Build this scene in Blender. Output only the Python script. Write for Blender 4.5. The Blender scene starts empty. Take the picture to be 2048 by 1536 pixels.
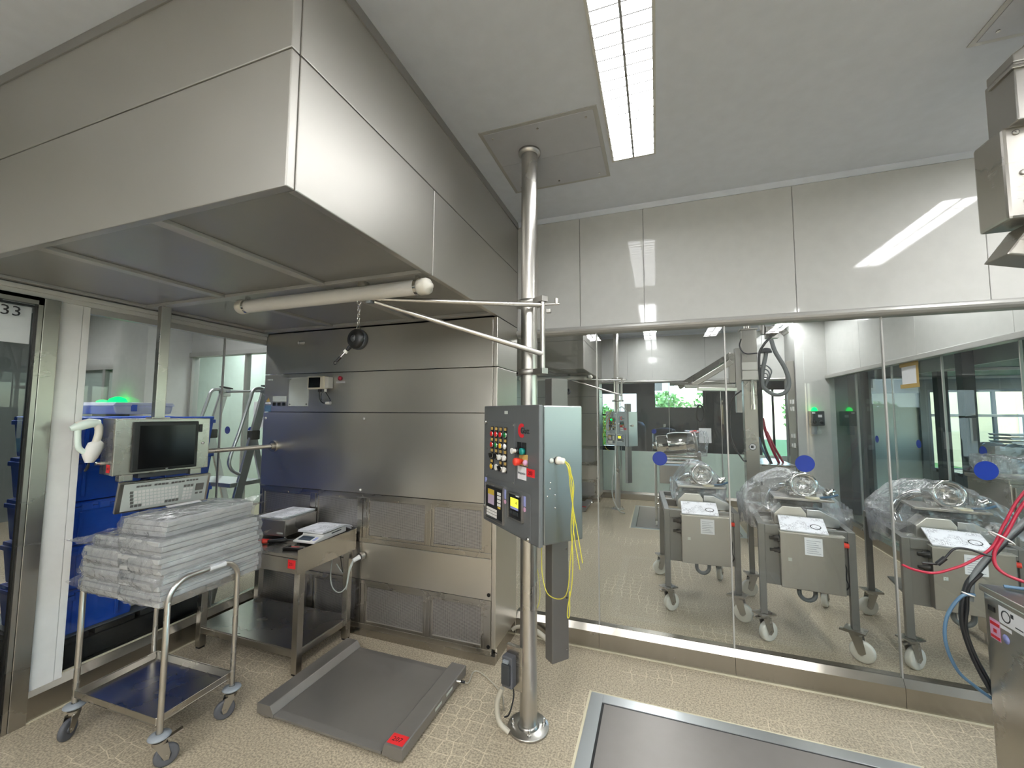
import bpy, bmesh, math, random
from mathutils import Vector, Matrix, noise as mnoise
R = math.radians
PI = math.pi
scene = bpy.context.scene
COL = scene.collection
rnd = random.Random(7)

# ------------------------------------------------------------------ camera
EYE = 1.6
yaw, pitch, roll = R(19.52), R(4.09), R(0.28)
fw = Vector((-math.sin(yaw) * math.cos(pitch), math.cos(yaw) * math.cos(pitch), math.sin(pitch)))
rt = Vector((math.cos(yaw), math.sin(yaw), 0))
up = rt.cross(fw)
r2 = math.cos(roll) * rt + math.sin(roll) * up
u2 = -math.sin(roll) * rt + math.cos(roll) * up
cam_data = bpy.data.cameras.new('camera')
cam = bpy.data.objects.new('camera', cam_data)
COL.objects.link(cam)
M = Matrix((r2, u2, -fw)).transposed().to_4x4()
M.translation = Vector((0, 0, EYE))
cam.matrix_world = M
cam_data.sensor_fit = 'HORIZONTAL'
cam_data.sensor_width = 36.0
cam_data.lens = 36.0 * 816.96 / 2048
cam_data.clip_start = 0.02
cam_data.clip_end = 200
scene.camera = cam

# ------------------------------------------------------------------ world, exposure
LAMP = 22.0            # emission of the fluorescent ceiling lights
SKY = 0.5            # daylight outside
scene.view_settings.view_transform = 'Standard'
scene.view_settings.look = 'None'
scene.view_settings.exposure = 1.15
scene.view_settings.gamma = 1.0
scene.view_settings.use_curve_mapping = False
world = bpy.data.worlds.new('world')
scene.world = world
world.use_nodes = True
wn = world.node_tree
wn.nodes.clear()
_o = wn.nodes.new('ShaderNodeOutputWorld')
_b = wn.nodes.new('ShaderNodeBackground')
_s = wn.nodes.new('ShaderNodeTexSky')
_s.sky_type = 'NISHITA'
_s.sun_disc = False
_s.sun_elevation = R(38)
_s.sun_rotation = R(200)
_s.air_density = 1.0
_s.dust_density = 1.0
_b.inputs['Strength'].default_value = SKY
wn.links.new(_s.outputs[0], _b.inputs[0])
wn.links.new(_b.outputs[0], _o.inputs[0])
scene.cycles.max_bounces = 14
scene.cycles.diffuse_bounces = 8
scene.cycles.glossy_bounces = 5
scene.cycles.transmission_bounces = 6
scene.cycles.transparent_max_bounces = 40
scene.cycles.sample_clamp_indirect = 2.5
scene.cycles.caustics_reflective = False
scene.cycles.caustics_refractive = False


# ------------------------------------------------------------------ materials
def rgb(h):
    h = h.lstrip('#')
    c = [int(h[i:i + 2], 16) / 255 for i in (0, 2, 4)]
    return tuple((x / 12.92 if x <= .04045 else ((x + .055) / 1.055) ** 2.4) for x in c) + (1,)


class NT:
    def __init__(s, name):
        s.m = bpy.data.materials.new(name)
        s.m.use_nodes = True
        s.t = s.m.node_tree
        s.t.nodes.clear()
        s.out = s.n('ShaderNodeOutputMaterial')

    def n(s, kind, **kw):
        nd = s.t.nodes.new(kind)
        for k, v in kw.items():
            if hasattr(nd, k):
                setattr(nd, k, v)
            else:
                nd.inputs[k.replace('_', ' ')].default_value = v
        return nd

    def l(s, a, b):
        s.t.links.new(a, b)

    def coord(s, scale=(1, 1, 1), kind='Object', rot=(0, 0, 0)):
        tc = s.n('ShaderNodeTexCoord')
        mp = s.n('ShaderNodeMapping')
        mp.inputs['Scale'].default_value = scale
        mp.inputs['Rotation'].default_value = rot
        s.l(tc.outputs[kind], mp.inputs['Vector'])
        return mp.outputs[0]

    def noise(s, vec, scale, detail=2, rough=.5):
        nd = s.n('ShaderNodeTexNoise')
        nd.inputs['Scale'].default_value = scale
        nd.inputs['Detail'].default_value = detail
        nd.inputs['Roughness'].default_value = rough
        s.l(vec, nd.inputs['Vector'])
        return nd.outputs['Fac']

    def ramp(s, fac, a, b, ca=(0, 0, 0, 1), cb=(1, 1, 1, 1)):
        nd = s.n('ShaderNodeValToRGB')
        e = nd.color_ramp.elements
        e[0].position, e[1].position = a, b
        e[0].color, e[1].color = ca, cb
        s.l(fac, nd.inputs[0])
        return nd.outputs[0]

    def mrange(s, fac, lo, hi, a=0., b=1.):
        nd = s.n('ShaderNodeMapRange')
        for k, v in zip(('From Min', 'From Max', 'To Min', 'To Max'), (a, b, lo, hi)):
            nd.inputs[k].default_value = v
        s.l(fac, nd.inputs['Value'])
        return nd.outputs[0]

    def mix(s, fac, a, b, mode='MIX'):
        nd = s.n('ShaderNodeMixRGB')
        nd.blend_type = mode
        for i, v in ((0, fac), (1, a), (2, b)):
            if hasattr(v, 'is_output') or hasattr(v, 'links'):
                s.l(v, nd.inputs[i])
            else:
                nd.inputs[i].default_value = v
        return nd.outputs[0]

    def bump(s, h, strength, dist=.001):
        nd = s.n('ShaderNodeBump')
        nd.inputs['Strength'].default_value = strength
        nd.inputs['Distance'].default_value = dist
        s.l(h, nd.inputs['Height'])
        return nd.outputs[0]

    def bsdf(s, color=None, rough=.5, metal=0., normal=None, **kw):
        p = s.n('ShaderNodeBsdfPrincipled')
        for nm, v in (('Base Color', color), ('Roughness', rough), ('Metallic', metal)):
            if v is None:
                continue
            if hasattr(v, 'is_output'):
                s.l(v, p.inputs[nm])
            else:
                p.inputs[nm].default_value = v
        if normal is not None:
            s.l(normal, p.inputs['Normal'])
        for k, v in kw.items():
            p.inputs[k.replace('_', ' ')].default_value = v
        s.l(p.outputs[0], s.out.inputs[0])
        return p


MAT = {}


def plain(name, col, rough=.5, metal=0., **kw):
    t = NT(name)
    v = t.coord((1, 1, 1))
    f = t.noise(v, 14, 3)
    c = rgb(col) if isinstance(col, str) else col
    dark = tuple(x * .88 for x in c[:3]) + (1,)
    t.bsdf(t.mix(f, dark, c), t.mrange(f, rough * .85, min(1, rough * 1.15)), metal, **kw)
    MAT[name] = t.m
    return t.m


def steel(name, col, r0, r1, aniso=0., brush=(3, 3, 220), bump=.012, tangent=(.05, .03, 1)):
    t = NT(name)
    v = t.coord(brush)
    fine = t.noise(v, 4, 3, .6)
    big = t.noise(t.coord((1, 1, 1)), 2.2, 4, .55)
    c = rgb(col)
    d = tuple(x * .93 for x in c[:3]) + (1,)
    colr = t.mix(big, d, c)
    ro = t.n('ShaderNodeMath', operation='ADD')
    t.l(t.mrange(fine, -.004, .004), ro.inputs[0])
    t.l(t.mrange(big, r0, r1, .2, .8), ro.inputs[1])
    p = t.bsdf(colr, ro.outputs[0], 1.0)
    if aniso:
        p.inputs['Anisotropic'].default_value = aniso
        tv = t.n('ShaderNodeCombineXYZ')
        for i in range(3):
            tv.inputs[i].default_value = tangent[i]
        t.l(tv.outputs[0], p.inputs['Tangent'])
    MAT[name] = t.m


steel('booth_steel', '#c6c3bc', .40, .46, .25, (3, 3, 220), .008)
steel('wall_steel', '#d4d0c8', .31, .33, .3, (3, 3, 220), .008)
steel('steel', '#b8b4ac', .24, .31, 0, (3, 3, 220), .008)
steel('steel_dark', '#aeaba5', .36, .42, 0, (3, 3, 220), .008)
steel('pole_steel', '#c6c3bd', .24, .34, 0, (160, 160, 2))
steel('chrome', '#d8d6d2', .06, .12, 0, (5, 5, 5), .02)
steel('cabinet_steel', '#a3a6a6', .26, .36, 0, (4, 4, 200))
steel('plinth_steel', '#aca79e', .20, .30, 0, (200, 200, 3))
steel('aluminium', '#cfd2d3', .28, .4)
steel('cap_steel', '#d6d3cc', .35, .45)
plain('frame_paint', '#7d7c78', .42, .55)
plain('white_lifted', '#f4f4f1', .15, 0, Specular_IOR_Level=.4)  # brighter copy of the panel white: lifts the dim side panel, bounces more light
plain('white_panel', '#c8c8c3', .05, 0, Specular_IOR_Level=.3)
plain('white_frame', '#d6d6d0', .3)
plain('ceiling_glare_tint', '#e9eff9', .45)  # white with the bluish glare of the lamps tinted into the colour
plain('deck_steel', '#8f8b87', .40, .7)
plain('cabinet_front', '#77797a', .42, .55)
plain('duct_grey', '#75726d', .4, .6)
plain('pit_steel', '#948e8a', .36, .55)
plain('louvre_grey', '#9a9a98', .6)
plain('plate_grey', '#b9babb', .4, .35)
plain('black_plastic', '#0c0c0d', .38)
plain('grey_plastic', '#8f959a', .45)
plain('dark_grey', '#35383b', .45)
plain('rubber_grey', '#55565a', .6)
plain('white_plastic', '#e6e4df', .35)
plain('cream_nylon', '#dcd8cb', .45)
plain('cream_seal', '#d8d0b4', .6)
plain('red_paper', '#d8262a', .55)
plain('white_paper', '#e8e8ea', .7)
plain('black_ink', '#101012', .6)
plain('blue_dot', '#0b2f8c', .35)
plain('crate_blue', '#1d55c6', .38)
plain('crate_blue_light', '#2a5fd0', .35)
plain('red_button', '#c01a1c', .3)
plain('green_button', '#0f7a3c', .3)
plain('yellow_button', '#e0b020', .3)
plain('teal_button', '#0d7f78', .3)
plain('white_button', '#e8e8ec', .3)
plain('red_knob', '#e2412f', .35)
plain('logo_red', '#c4212b', .5)
plain('lilac', '#9aa0d6', .5)
plain('pink', '#d8a6c4', .5)
plain('earth_wire', '#c4bb3e', .4)
plain('cable_grey', '#b9b3a2', .5)
plain('cable_red', '#a8203a', .4)
plain('cable_blue', '#55758f', .4)
plain('cable_black', '#15171a', .45)
plain('hose_grey', '#6e7374', .45)
plain('tan_tape', '#b99a55', .6)
plain('label_grey', '#c6ccc6', .4)
plain('mint_panel', '#e4f2e8', .25)
plain('plate_paint', '#c3c5ca', .4, .15)
plain('dim_room_wall', '#2c3336', .3)  # dark colour stands in for the dimness of these rooms
plain('grey_wall', '#7e8584', .35)
plain('dark_floor', '#5b5a56', .35)
plain('plate_slab', '#b9bab8', .45, .2)
plain('brick_overexposed', '#d6c6a2', .8)  # brick lightened: the overexposed daylight is put into its colour
plain('building_white', '#c9ced2', .7)
plain('bounce_paving', '#b9b7b0', .8)
plain('bark', '#4b3a2b', .9)
plain('leaf_green', '#6ea352', .6)
plain('grass_green', '#5c8a45', .8)
plain('screen_black', '#050507', .12)
plain('display_blue', '#2b3a4c', .15)
plain('display_mauve', '#b9a7bb', .2)
plain('display_gold', '#c6a93a', .2)
plain('sensor_cream', '#ddd6c3', .5)
plain('soffit_grey', '#a8a7a2', .40, .7)
plain('rail_grey', '#b7b6b1', .35, .35)
plain('pallet_black', '#141517', .6)
plain('orange', '#e2762a', .4)


def make_floor():
    t = NT('floor_vinyl')
    v = t.coord((1, 1, 1))
    sp = t.n('ShaderNodeTexNoise')
    sp.inputs['Scale'].default_value = 110
    sp.inputs['Detail'].default_value = 3
    t.l(v, sp.inputs['Vector'])
    base = t.ramp(sp.outputs['Fac'], .36, .62, rgb('#877c6a'), rgb('#c2b49a'))
    big = t.noise(v, 1.3, 3)
    base = t.mix(t.mrange(big, 0, .3), base, rgb('#9c9384'))
    vo = t.n('ShaderNodeTexVoronoi')
    vo.feature = 'DISTANCE_TO_EDGE'
    vo.inputs['Scale'].default_value = 13
    vo.inputs['Randomness'].default_value = .35
    t.l(v, vo.inputs['Vector'])
    edge = t.ramp(vo.outputs['Distance'], .014, .04, (1, 1, 1, 1), (0, 0, 0, 1))
    msk = t.ramp(t.noise(v, 1.7, 4), .50, .60)
    k = t.mix(1, edge, msk, 'MULTIPLY')
    k2 = t.n('ShaderNodeMath', operation='MULTIPLY')
    t.l(k, k2.inputs[0])
    k2.inputs[1].default_value = .75
    col = t.mix(k2.outputs[0], base, rgb('#dccfb4'))
    t.bsdf(col, t.mrange(big, .5, .65), 0, t.bump(sp.outputs['Fac'], .15, .001))
    MAT['floor_vinyl'] = t.m


make_floor()


def front_fresnel(t, ior, normal=None):
    """reflectance of a pane, counted once, where the ray enters it"""
    fr = t.n('ShaderNodeFresnel')
    fr.inputs['IOR'].default_value = ior
    if normal is not None:
        t.l(normal, fr.inputs['Normal'])
    ge = t.n('ShaderNodeNewGeometry')
    inv_ = t.n('ShaderNodeMath', operation='SUBTRACT')
    inv_.inputs[0].default_value = 1
    t.l(ge.outputs['Backfacing'], inv_.inputs[1])
    mu = t.n('ShaderNodeMath', operation='MULTIPLY')
    t.l(fr.outputs[0], mu.inputs[0])
    t.l(inv_.outputs[0], mu.inputs[1])
    return mu.outputs[0]


def make_glass(name, tint, rough=0.0, milky=0., milk=(.8, .85, .83, 1)):
    t = NT(name)
    tr = t.n('ShaderNodeBsdfTransparent')
    tr.inputs[0].default_value = tint
    gl = t.n('ShaderNodeBsdfGlossy')
    gl.inputs['Roughness'].default_value = rough
    gl.inputs[0].default_value = (1, 1, 1, 1)
    fr = front_fresnel(t, 1.5)
    mx = t.n('ShaderNodeMixShader')
    t.l(fr, mx.inputs[0])
    t.l(tr.outputs[0], mx.inputs[1])
    t.l(gl.outputs[0], mx.inputs[2])
    res = mx.outputs[0]
    if milky:
        di = t.n('ShaderNodeBsdfDiffuse')
        di.inputs[0].default_value = milk
        m2 = t.n('ShaderNodeMixShader')
        m2.inputs[0].default_value = milky
        t.l(res, m2.inputs[1])
        t.l(di.outputs[0], m2.inputs[2])
        res = m2.outputs[0]
    t.l(res, t.out.inputs[0])
    MAT[name] = t.m


make_glass('clear_glass', (.965, .978, .972, 1))
make_glass('green_glass', (.925, .965, .96, 1))
make_glass('clear_plastic', (.9, .92, .96, 1), .1, .75, (.80, .82, .95, 1))


def make_film(name, lo, hi):
    t = NT(name)
    v = t.coord((1, 1, 1))
    n1 = t.noise(v, 22, 4, .65)
    bp = t.bump(n1, .9, .012)
    tr = t.n('ShaderNodeBsdfTransparent')
    tr.inputs[0].default_value = (.95, .95, .96, 1)
    gl = t.n('ShaderNodeBsdfGlossy')
    gl.inputs['Roughness'].default_value = .07
    t.l(bp, gl.inputs['Normal'])
    di = t.n('ShaderNodeBsdfDiffuse')
    di.inputs[0].default_value = (.85, .86, .88, 1)
    tl = t.n('ShaderNodeBsdfTranslucent')
    tl.inputs[0].default_value = (.85, .86, .88, 1)
    m0 = t.n('ShaderNodeMixShader')
    m0.inputs[0].default_value = .5
    t.l(di.outputs[0], m0.inputs[1])
    t.l(tl.outputs[0], m0.inputs[2])
    fr = front_fresnel(t, 1.55, bp)
    m1 = t.n('ShaderNodeMixShader')
    t.l(t.mrange(t.noise(v, 9, 3), lo, hi, .35, .7), m1.inputs[0])
    t.l(tr.outputs[0], m1.inputs[1])
    t.l(m0.outputs[0], m1.inputs[2])
    m2 = t.n('ShaderNodeMixShader')
    t.l(t.mrange(fr, .04, 1.0, .0, .6), m2.inputs[0])
    t.l(m1.outputs[0], m2.inputs[1])
    t.l(gl.outputs[0], m2.inputs[2])
    t.l(m2.outputs[0], t.out.inputs[0])
    MAT[name] = t.m


make_film('plastic_film', .03, .22)
make_film('bag_film', .06, .26)


def make_emit(name, col, s):
    t = NT(name)
    e = t.n('ShaderNodeEmission')
    e.inputs[0].default_value = col
    e.inputs[1].default_value = s
    t.l(e.outputs[0], t.out.inputs[0])
    MAT[name] = t.m


make_emit('lamp_light', (.98, .99, 1, 1), LAMP)
make_emit('lamp_light_dimmed', (.98, .99, 1, 1), LAMP * .38)  # set dimmer to soften this lamp's highlight on the hood
make_emit('lamp_light_mid', (.98, .99, 1, 1), LAMP * .6)
make_emit('led_green', (.0, 1, .10, 1), 1.6)
make_emit('lcd_yellow', (.85, .86, .06, 1), .75)
make_emit('led_red', (1, .05, .05, 1), .4)


def make_grille():
    t = NT('perforated_steel')
    v = t.coord((1, 1, 1))
    w = []
    for ax in ('X', 'Z'):
        wv = t.n('ShaderNodeTexWave')
        wv.bands_direction = ax
        wv.inputs['Scale'].default_value = 40
        t.l(v, wv.inputs['Vector'])
        w.append(wv.outputs['Fac'])
    m = t.mix(1, w[0], w[1], 'MULTIPLY')
    hole = t.ramp(m, .30, .5)
    col = t.mix(hole, rgb('#b9b5b2'), rgb('#161616'))
    mt = t.mrange(hole, .95, .2)
    t.bsdf(col, .38, mt, t.bump(m, .5, .002))
    MAT['perforated_steel'] = t.m


make_grille()


def make_print():
    t = NT('printed_paper')
    v = t.coord((1, 1, 1))
    wv = t.n('ShaderNodeTexWave')
    wv.bands_direction = 'Y'
    wv.inputs['Scale'].default_value = 28
    t.l(v, wv.inputs['Vector'])
    n = t.noise(t.coord((60, 12, 1)), 3, 2)
    n2 = t.noise(v, 13, 2)
    a = t.ramp(wv.outputs['Fac'], .55, .75)
    b = t.ramp(n, .44, .52)
    c = t.ramp(n2, .46, .55)
    k = t.mix(1, t.mix(1, a, b, 'MULTIPLY'), c, 'MULTIPLY')
    t.bsdf(t.mix(k, rgb('#e9e9ee'), rgb('#6e6e78')), .7)
    MAT['printed_paper'] = t.m


make_print()


# ------------------------------------------------------------------ mesh helpers
class MB:
    def __init__(s):
        s.v, s.f, s.sm = [], [], []

    def add(s, vs, fs, smooth=False):
        o = len(s.v)
        s.v += [Vector(p) for p in vs]
        s.f += [tuple(i + o for i in f) for f in fs]
        s.sm += [smooth] * len(fs)
        return s

    def box(s, x0, y0, z0, x1, y1, z1):
        x0, x1 = min(x0, x1), max(x0, x1)
        y0, y1 = min(y0, y1), max(y0, y1)
        z0, z1 = min(z0, z1), max(z0, z1)
        return s.add([(x0, y0, z0), (x1, y0, z0), (x1, y1, z0), (x0, y1, z0), (x0, y0, z1), (x1, y0, z1), (x1, y1, z1), (x0, y1, z1)],
                     [(0, 3, 2, 1), (4, 5, 6, 7), (0, 1, 5, 4), (1, 2, 6, 5), (2, 3, 7, 6), (3, 0, 4, 7)])

    def obox(s, c, d, rot=None):
        c = Vector(c)
        rot = rot or Matrix.Identity(3)
        h = [x / 2 for x in d]
        vs = [c + rot @ Vector((sx * h[0], sy * h[1], sz * h[2])) for sz in (-1, 1) for sx, sy in ((-1, -1), (1, -1), (1, 1), (-1, 1))]
        return s.add(vs, [(0, 3, 2, 1), (4, 5, 6, 7), (0, 1, 5, 4), (1, 2, 6, 5), (2, 3, 7, 6), (3, 0, 4, 7)])

    def beam(s, a, b, w, h, upv=(0, 0, 1)):
        a, b = Vector(a), Vector(b)
        x = (b - a)
        L = x.length
        x.normalize()
        y = Vector(upv).cross(x)
        if y.length < 1e-4:
            y = Vector((1, 0, 0)).cross(x)
        y.normalize()
        z = x.cross(y)
        return s.obox((a + b) / 2, (L, w, h), Matrix((x, y, z)).transposed())

    def tube(s, pts, r, n=10, closed=False, caps=True):
        pts = [Vector(p) for p in pts]
        m = len(pts)
        rs = r if isinstance(r, (list, tuple)) else [r] * m
        T = []
        for i in range(m):
            if closed:
                d = pts[(i + 1) % m] - pts[i - 1]
            else:
                d = pts[min(i + 1, m - 1)] - pts[max(i - 1, 0)]
            T.append(d.normalized())
        ref = Vector((0, 0, 1)) if abs(T[0].z) < .9 else Vector((1, 0, 0))
        nrm = T[0].cross(ref).normalized()
        vs = []
        for i in range(m):
            nrm = (nrm - T[i] * nrm.dot(T[i])).normalized()
            b = T[i].cross(nrm)
            for k in range(n):
                a = 2 * PI * k / n
                vs.append(pts[i] + (nrm * math.cos(a) + b * math.sin(a)) * rs[i])
        fs = []
        for i in range(m if closed else m - 1):
            j = (i + 1) % m
            for k in range(n):
                k2 = (k + 1) % n
                fs.append((i * n + k, i * n + k2, j * n + k2, j * n + k))
        s.add(vs, fs, True)
        if caps and not closed:
            s.add(vs[:n], [tuple(range(n))[::-1]])
            s.add(vs[-n:], [tuple(range(n))])
        return s

    def cyl(s, a, b, r, r2=None, n=18):
        return s.tube([a, b], [r, r if r2 is None else r2], n)

    def lathe(s, prof, c=(0, 0, 0), axis=(0, 0, 1), n=24):
        z = Vector(axis).normalized()
        x = z.orthogonal().normalized()
        y = z.cross(x)
        c = Vector(c)
        vs = []
        for r, h in prof:
            for k in range(n):
                a = 2 * PI * k / n
                vs.append(c + z * h + (x * math.cos(a) + y * math.sin(a)) * max(r, 1e-4))
        fs = []
        for i in range(len(prof) - 1):
            for k in range(n):
                k2 = (k + 1) % n
                fs.append((i * n + k, i * n + k2, (i + 1) * n + k2, (i + 1) * n + k))
        s.add(vs, fs, True)
        if prof[0][0] < .002:
            s.add(vs[:n], [tuple(range(n))[::-1]])
        if prof[-1][0] < .002:
            s.add(vs[-n:], [tuple(range(n))])
        return s

    def prism(s, poly, o, ex, ey, ez):
        """poly in the plane (ex, ey) from o, extruded by ez"""
        o, ex, ey, ez = Vector(o), Vector(ex), Vector(ey), Vector(ez)
        n = len(poly)
        a = [o + ex * p[0] + ey * p[1] for p in poly]
        vs = a + [p + ez for p in a]
        fs = [tuple(range(n))[::-1], tuple(range(n, 2 * n))] + [(i, (i + 1) % n, n + (i + 1) % n, n + i) for i in range(n)]
        return s.add(vs, fs)

    def frame(s, x0, z0, x1, z1, w, y0, y1):
        s.box(x0, y0, z0, x0 + w, y1, z1)
        s.box(x1 - w, y0, z0, x1, y1, z1)
        s.box(x0 + w, y0, z0, x1 - w, y1, z0 + w)
        return s.box(x0 + w, y0, z1 - w, x1 - w, y1, z1)


ORG = {}


def thing(name, label, cat, loc=(0, 0, 0), rz=0., group=None):
    o = bpy.data.objects.new(name, None)
    COL.objects.link(o)
    o.empty_display_size = .1
    o.location = loc
    o.rotation_euler = (0, 0, rz)
    o['label'] = label
    o['category'] = cat
    if group:
        o['group'] = group
    ORG[o.name] = (Vector(loc), rz)
    return o


def inv(parent):
    p = parent
    while p.parent is not None:
        p = p.parent
    loc, rz = ORG[p.name]
    return Matrix.Rotation(-rz, 4, 'Z') @ Matrix.Translation(-loc)


def part(name, mb, mat, parent=None, bev=0., seg=2, label=None, kind=None, w=True, recalc=True):
    """one mesh object; w: the shape is given in room coordinates, else in its thing's own"""
    me = bpy.data.meshes.new(name)
    vs = mb.v
    if parent is not None and w:
        I = inv(parent)
        vs = [I @ v for v in vs]
    me.from_pydata([tuple(v) for v in vs], [], mb.f)
    me.polygons.foreach_set('use_smooth', mb.sm)
    if bev or recalc:
        bm = bmesh.new()
        bm.from_mesh(me)
        bmesh.ops.recalc_face_normals(bm, faces=bm.faces)
        if bev:
            ed = [e for e in bm.edges if len(e.link_faces) == 2 and e.calc_face_angle(0) > .5 and not (e.link_faces[0].smooth and e.link_faces[1].smooth)]
            bmesh.ops.bevel(bm, geom=ed, offset=bev, segments=seg, affect='EDGES', profile=.6, clamp_overlap=True)
        bm.to_mesh(me)
        bm.free()
    me.materials.append(MAT[mat] if isinstance(mat, str) else mat)
    o = bpy.data.objects.new(name, me)
    COL.objects.link(o)
    if parent is not None:
        o.parent = parent
    if label:
        o['label'] = label
    if kind:
        o['kind'] = kind
    return o


def single(name, mb, mat, label, cat, group=None, bev=0., loc=None, kind=None):
    """a thing that is one mesh; its origin goes to loc"""
    if loc is not None:
        L = Vector(loc)
        mb.v = [v - L for v in mb.v]
    o = part(name, mb, mat, None, bev)
    if loc is not None:
        o.location = loc
    o['label'] = label
    o['category'] = cat
    if group:
        o['group'] = group
    if kind:
        o['kind'] = kind
    ORG[o.name] = (Vector(loc or (0, 0, 0)), 0.)
    return o


def struct(name, mb, mat, parent=None, bev=0.):
    o = part(name, mb, mat, parent, bev)
    if parent is None:
        o['kind'] = 'structure'
        ORG[o.name] = (Vector((0, 0, 0)), 0.)
    return o


def dup(o, off, label=None, group=None, parent=None):
    c = o.copy()
    COL.objects.link(c)
    if parent is None:
        c.location = o.location + Vector(off)
        ORG[c.name] = (Vector(c.location), c.rotation_euler[2])
        if label:
            c['label'] = label
        if group:
            c['group'] = group
    else:
        c.parent = parent
    for ch in list(o.children):
        dup(ch, off, parent=c)
    return c


def text(s, size, loc, right, upv, mat, parent, name='lettering', thick=.0006, align='CENTER', w=True, squash=1.):
    cu = bpy.data.curves.new('t', 'FONT')
    cu.body = s
    cu.size = size
    cu.align_x = align
    cu.align_y = 'CENTER'
    cu.extrude = thick / 2
    cu.resolution_u = 2
    tmp = bpy.data.objects.new('t', cu)
    COL.objects.link(tmp)
    dg = bpy.context.evaluated_depsgraph_get()
    me = bpy.data.meshes.new_from_object(tmp.evaluated_get(dg))
    bpy.data.objects.remove(tmp)
    bpy.data.curves.remove(cu)
    rv, uv = Vector(right).normalized(), Vector(upv).normalized()
    nv = rv.cross(uv)
    mb = MB()
    L = Vector(loc)
    mb.v = [L + rv * (v.co.x * squash) + uv * v.co.y + nv * v.co.z for v in me.vertices]
    mb.f = [tuple(p.vertices) for p in me.polygons]
    mb.sm = [False] * len(mb.f)
    bpy.data.meshes.remove(me)
    return part(name, mb, mat, parent, recalc=False, w=w)


def arc(c, r, a0, a1, n, ex, ey):
    c, ex, ey = Vector(c), Vector(ex), Vector(ey)
    return [c + ex * (r * math.cos(a0 + (a1 - a0) * i / n)) + ey * (r * math.sin(a0 + (a1 - a0) * i / n)) for i in range(n + 1)]


def smoothpath(pts, k=6):
    """Catmull-Rom through pts"""
    P = [Vector(p) for p in pts]
    P = [P[0] * 2 - P[1]] + P + [P[-1] * 2 - P[-2]]
    out = []
    for i in range(1, len(P) - 2):
        for j in range(k):
            t = j / k
            a, b, c, d = P[i - 1:i + 3]
            out.append(.5 * ((2 * b) + (c - a) * t + (2 * a - 5 * b + 4 * c - d) * t * t + (3 * b - a - 3 * c + d) * t ** 3))
    out.append(P[-2])
    return out


def film_blob(c, d, seed, amp=.03, res=14, sag=None, freq=7.):
    """crumpled film around a box-like volume"""
    mb = MB()
    c = Vector(c)
    idx = {}

    def vert(p):
        key = tuple(round(x * 1000) for x in p)
        if key not in idx:
            q = Vector(p)
            # round the box a little
            n = q.normalized()
            q = q * .78 + n * (.22 * max(abs(q.x), abs(q.y), abs(q.z)))
            w = Vector((q.x * d[0] / 2, q.y * d[1] / 2, q.z * d[2] / 2))
            f = mnoise.noise(w * freq + Vector((seed * 3.1, seed * 1.7, seed)))
            g = 1 - 2.6 * abs(mnoise.noise(w * freq * 2.1 + Vector((seed, 5, seed * 2.))))
            g2 = 1 - 2.6 * abs(mnoise.noise(Vector((w.x, w.y * 1.6, w.z * .7)) * freq * 4.4 + Vector((7, seed, seed * 2.))))
            w += n * (f * amp + g * amp * .55 + g2 * amp * .3)
            if sag:
                w = sag(w)
            idx[key] = len(mb.v)
            mb.v.append(c + w)
        return idx[key]
    for ax in range(3):
        for sgn in (-1, 1):
            for i in range(res):
                for j in range(res):
                    q = []
                    for a, b in ((i, j), (i + 1, j), (i + 1, j + 1), (i, j + 1)):
                        p = [0, 0, 0]
                        p[ax] = sgn
                        p[(ax + 1) % 3] = -1 + 2 * a / res
                        p[(ax + 2) % 3] = -1 + 2 * b / res
                        q.append(vert(p))
                    mb.f.append(tuple(q))
                    mb.sm.append(False)
    return mb


def flap(mb, a, b, tip, seed, n=6, amp=.012):
    """a crumpled loose end of film from the edge a-b to the point tip"""
    a, b, tip = Vector(a), Vector(b), Vector(tip)
    o = len(mb.v)
    for i in range(n + 1):
        for j in range(n + 1):
            e = a.lerp(b, j / n)
            p = e.lerp(tip, i / n * .96)
            k = mnoise.noise(p * 20 + Vector((seed, 0, 0)))
            mb.v.append(p + Vector((0, .3, 1)) * k * amp)
    for i in range(n):
        for j in range(n):
            q = o + i * (n + 1) + j
            mb.f.append((q, q + 1, q + n + 2, q + n + 1))
            mb.sm.append(False)
    return mb

# ------------------------------------------------------------------ the setting
ZC, XL, XR, YB, PER = 3.076, -3.087, 2.47, 2.934, 5.1
YB2 = YB + PER
struct('floor', MB().box(-9, -2.7, -.1, 6.6, 10.6, 0), 'floor_vinyl')
struct('ceiling', MB().box(-9, -2.7, ZC, 6.6, YB2 + .05, ZC + .08), 'ceiling_glare_tint')


def dot(pane, c, r, axis, name='marker_dot'):
    a = Vector(axis)
    return part(name, MB().cyl(Vector(c) - a * .0006, Vector(c) + a * .0006, r, n=28), 'blue_dot', pane, label='blue round marker on the glass')


def wall_panels(owner, runs, y0, y1, z0, z1, axis='x', gap=.0012, mat='white_panel'):
    for a, b in zip(runs[:-1], runs[1:]):
        m = MB()
        if axis == 'x':
            m.box(a + gap, y0, z0, b - gap, y1, z1)
        else:
            m.box(y0, a + gap, z0, y1, b - gap, z1)
        part('wall_panel', m, mat, owner, .002, 1)


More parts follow.
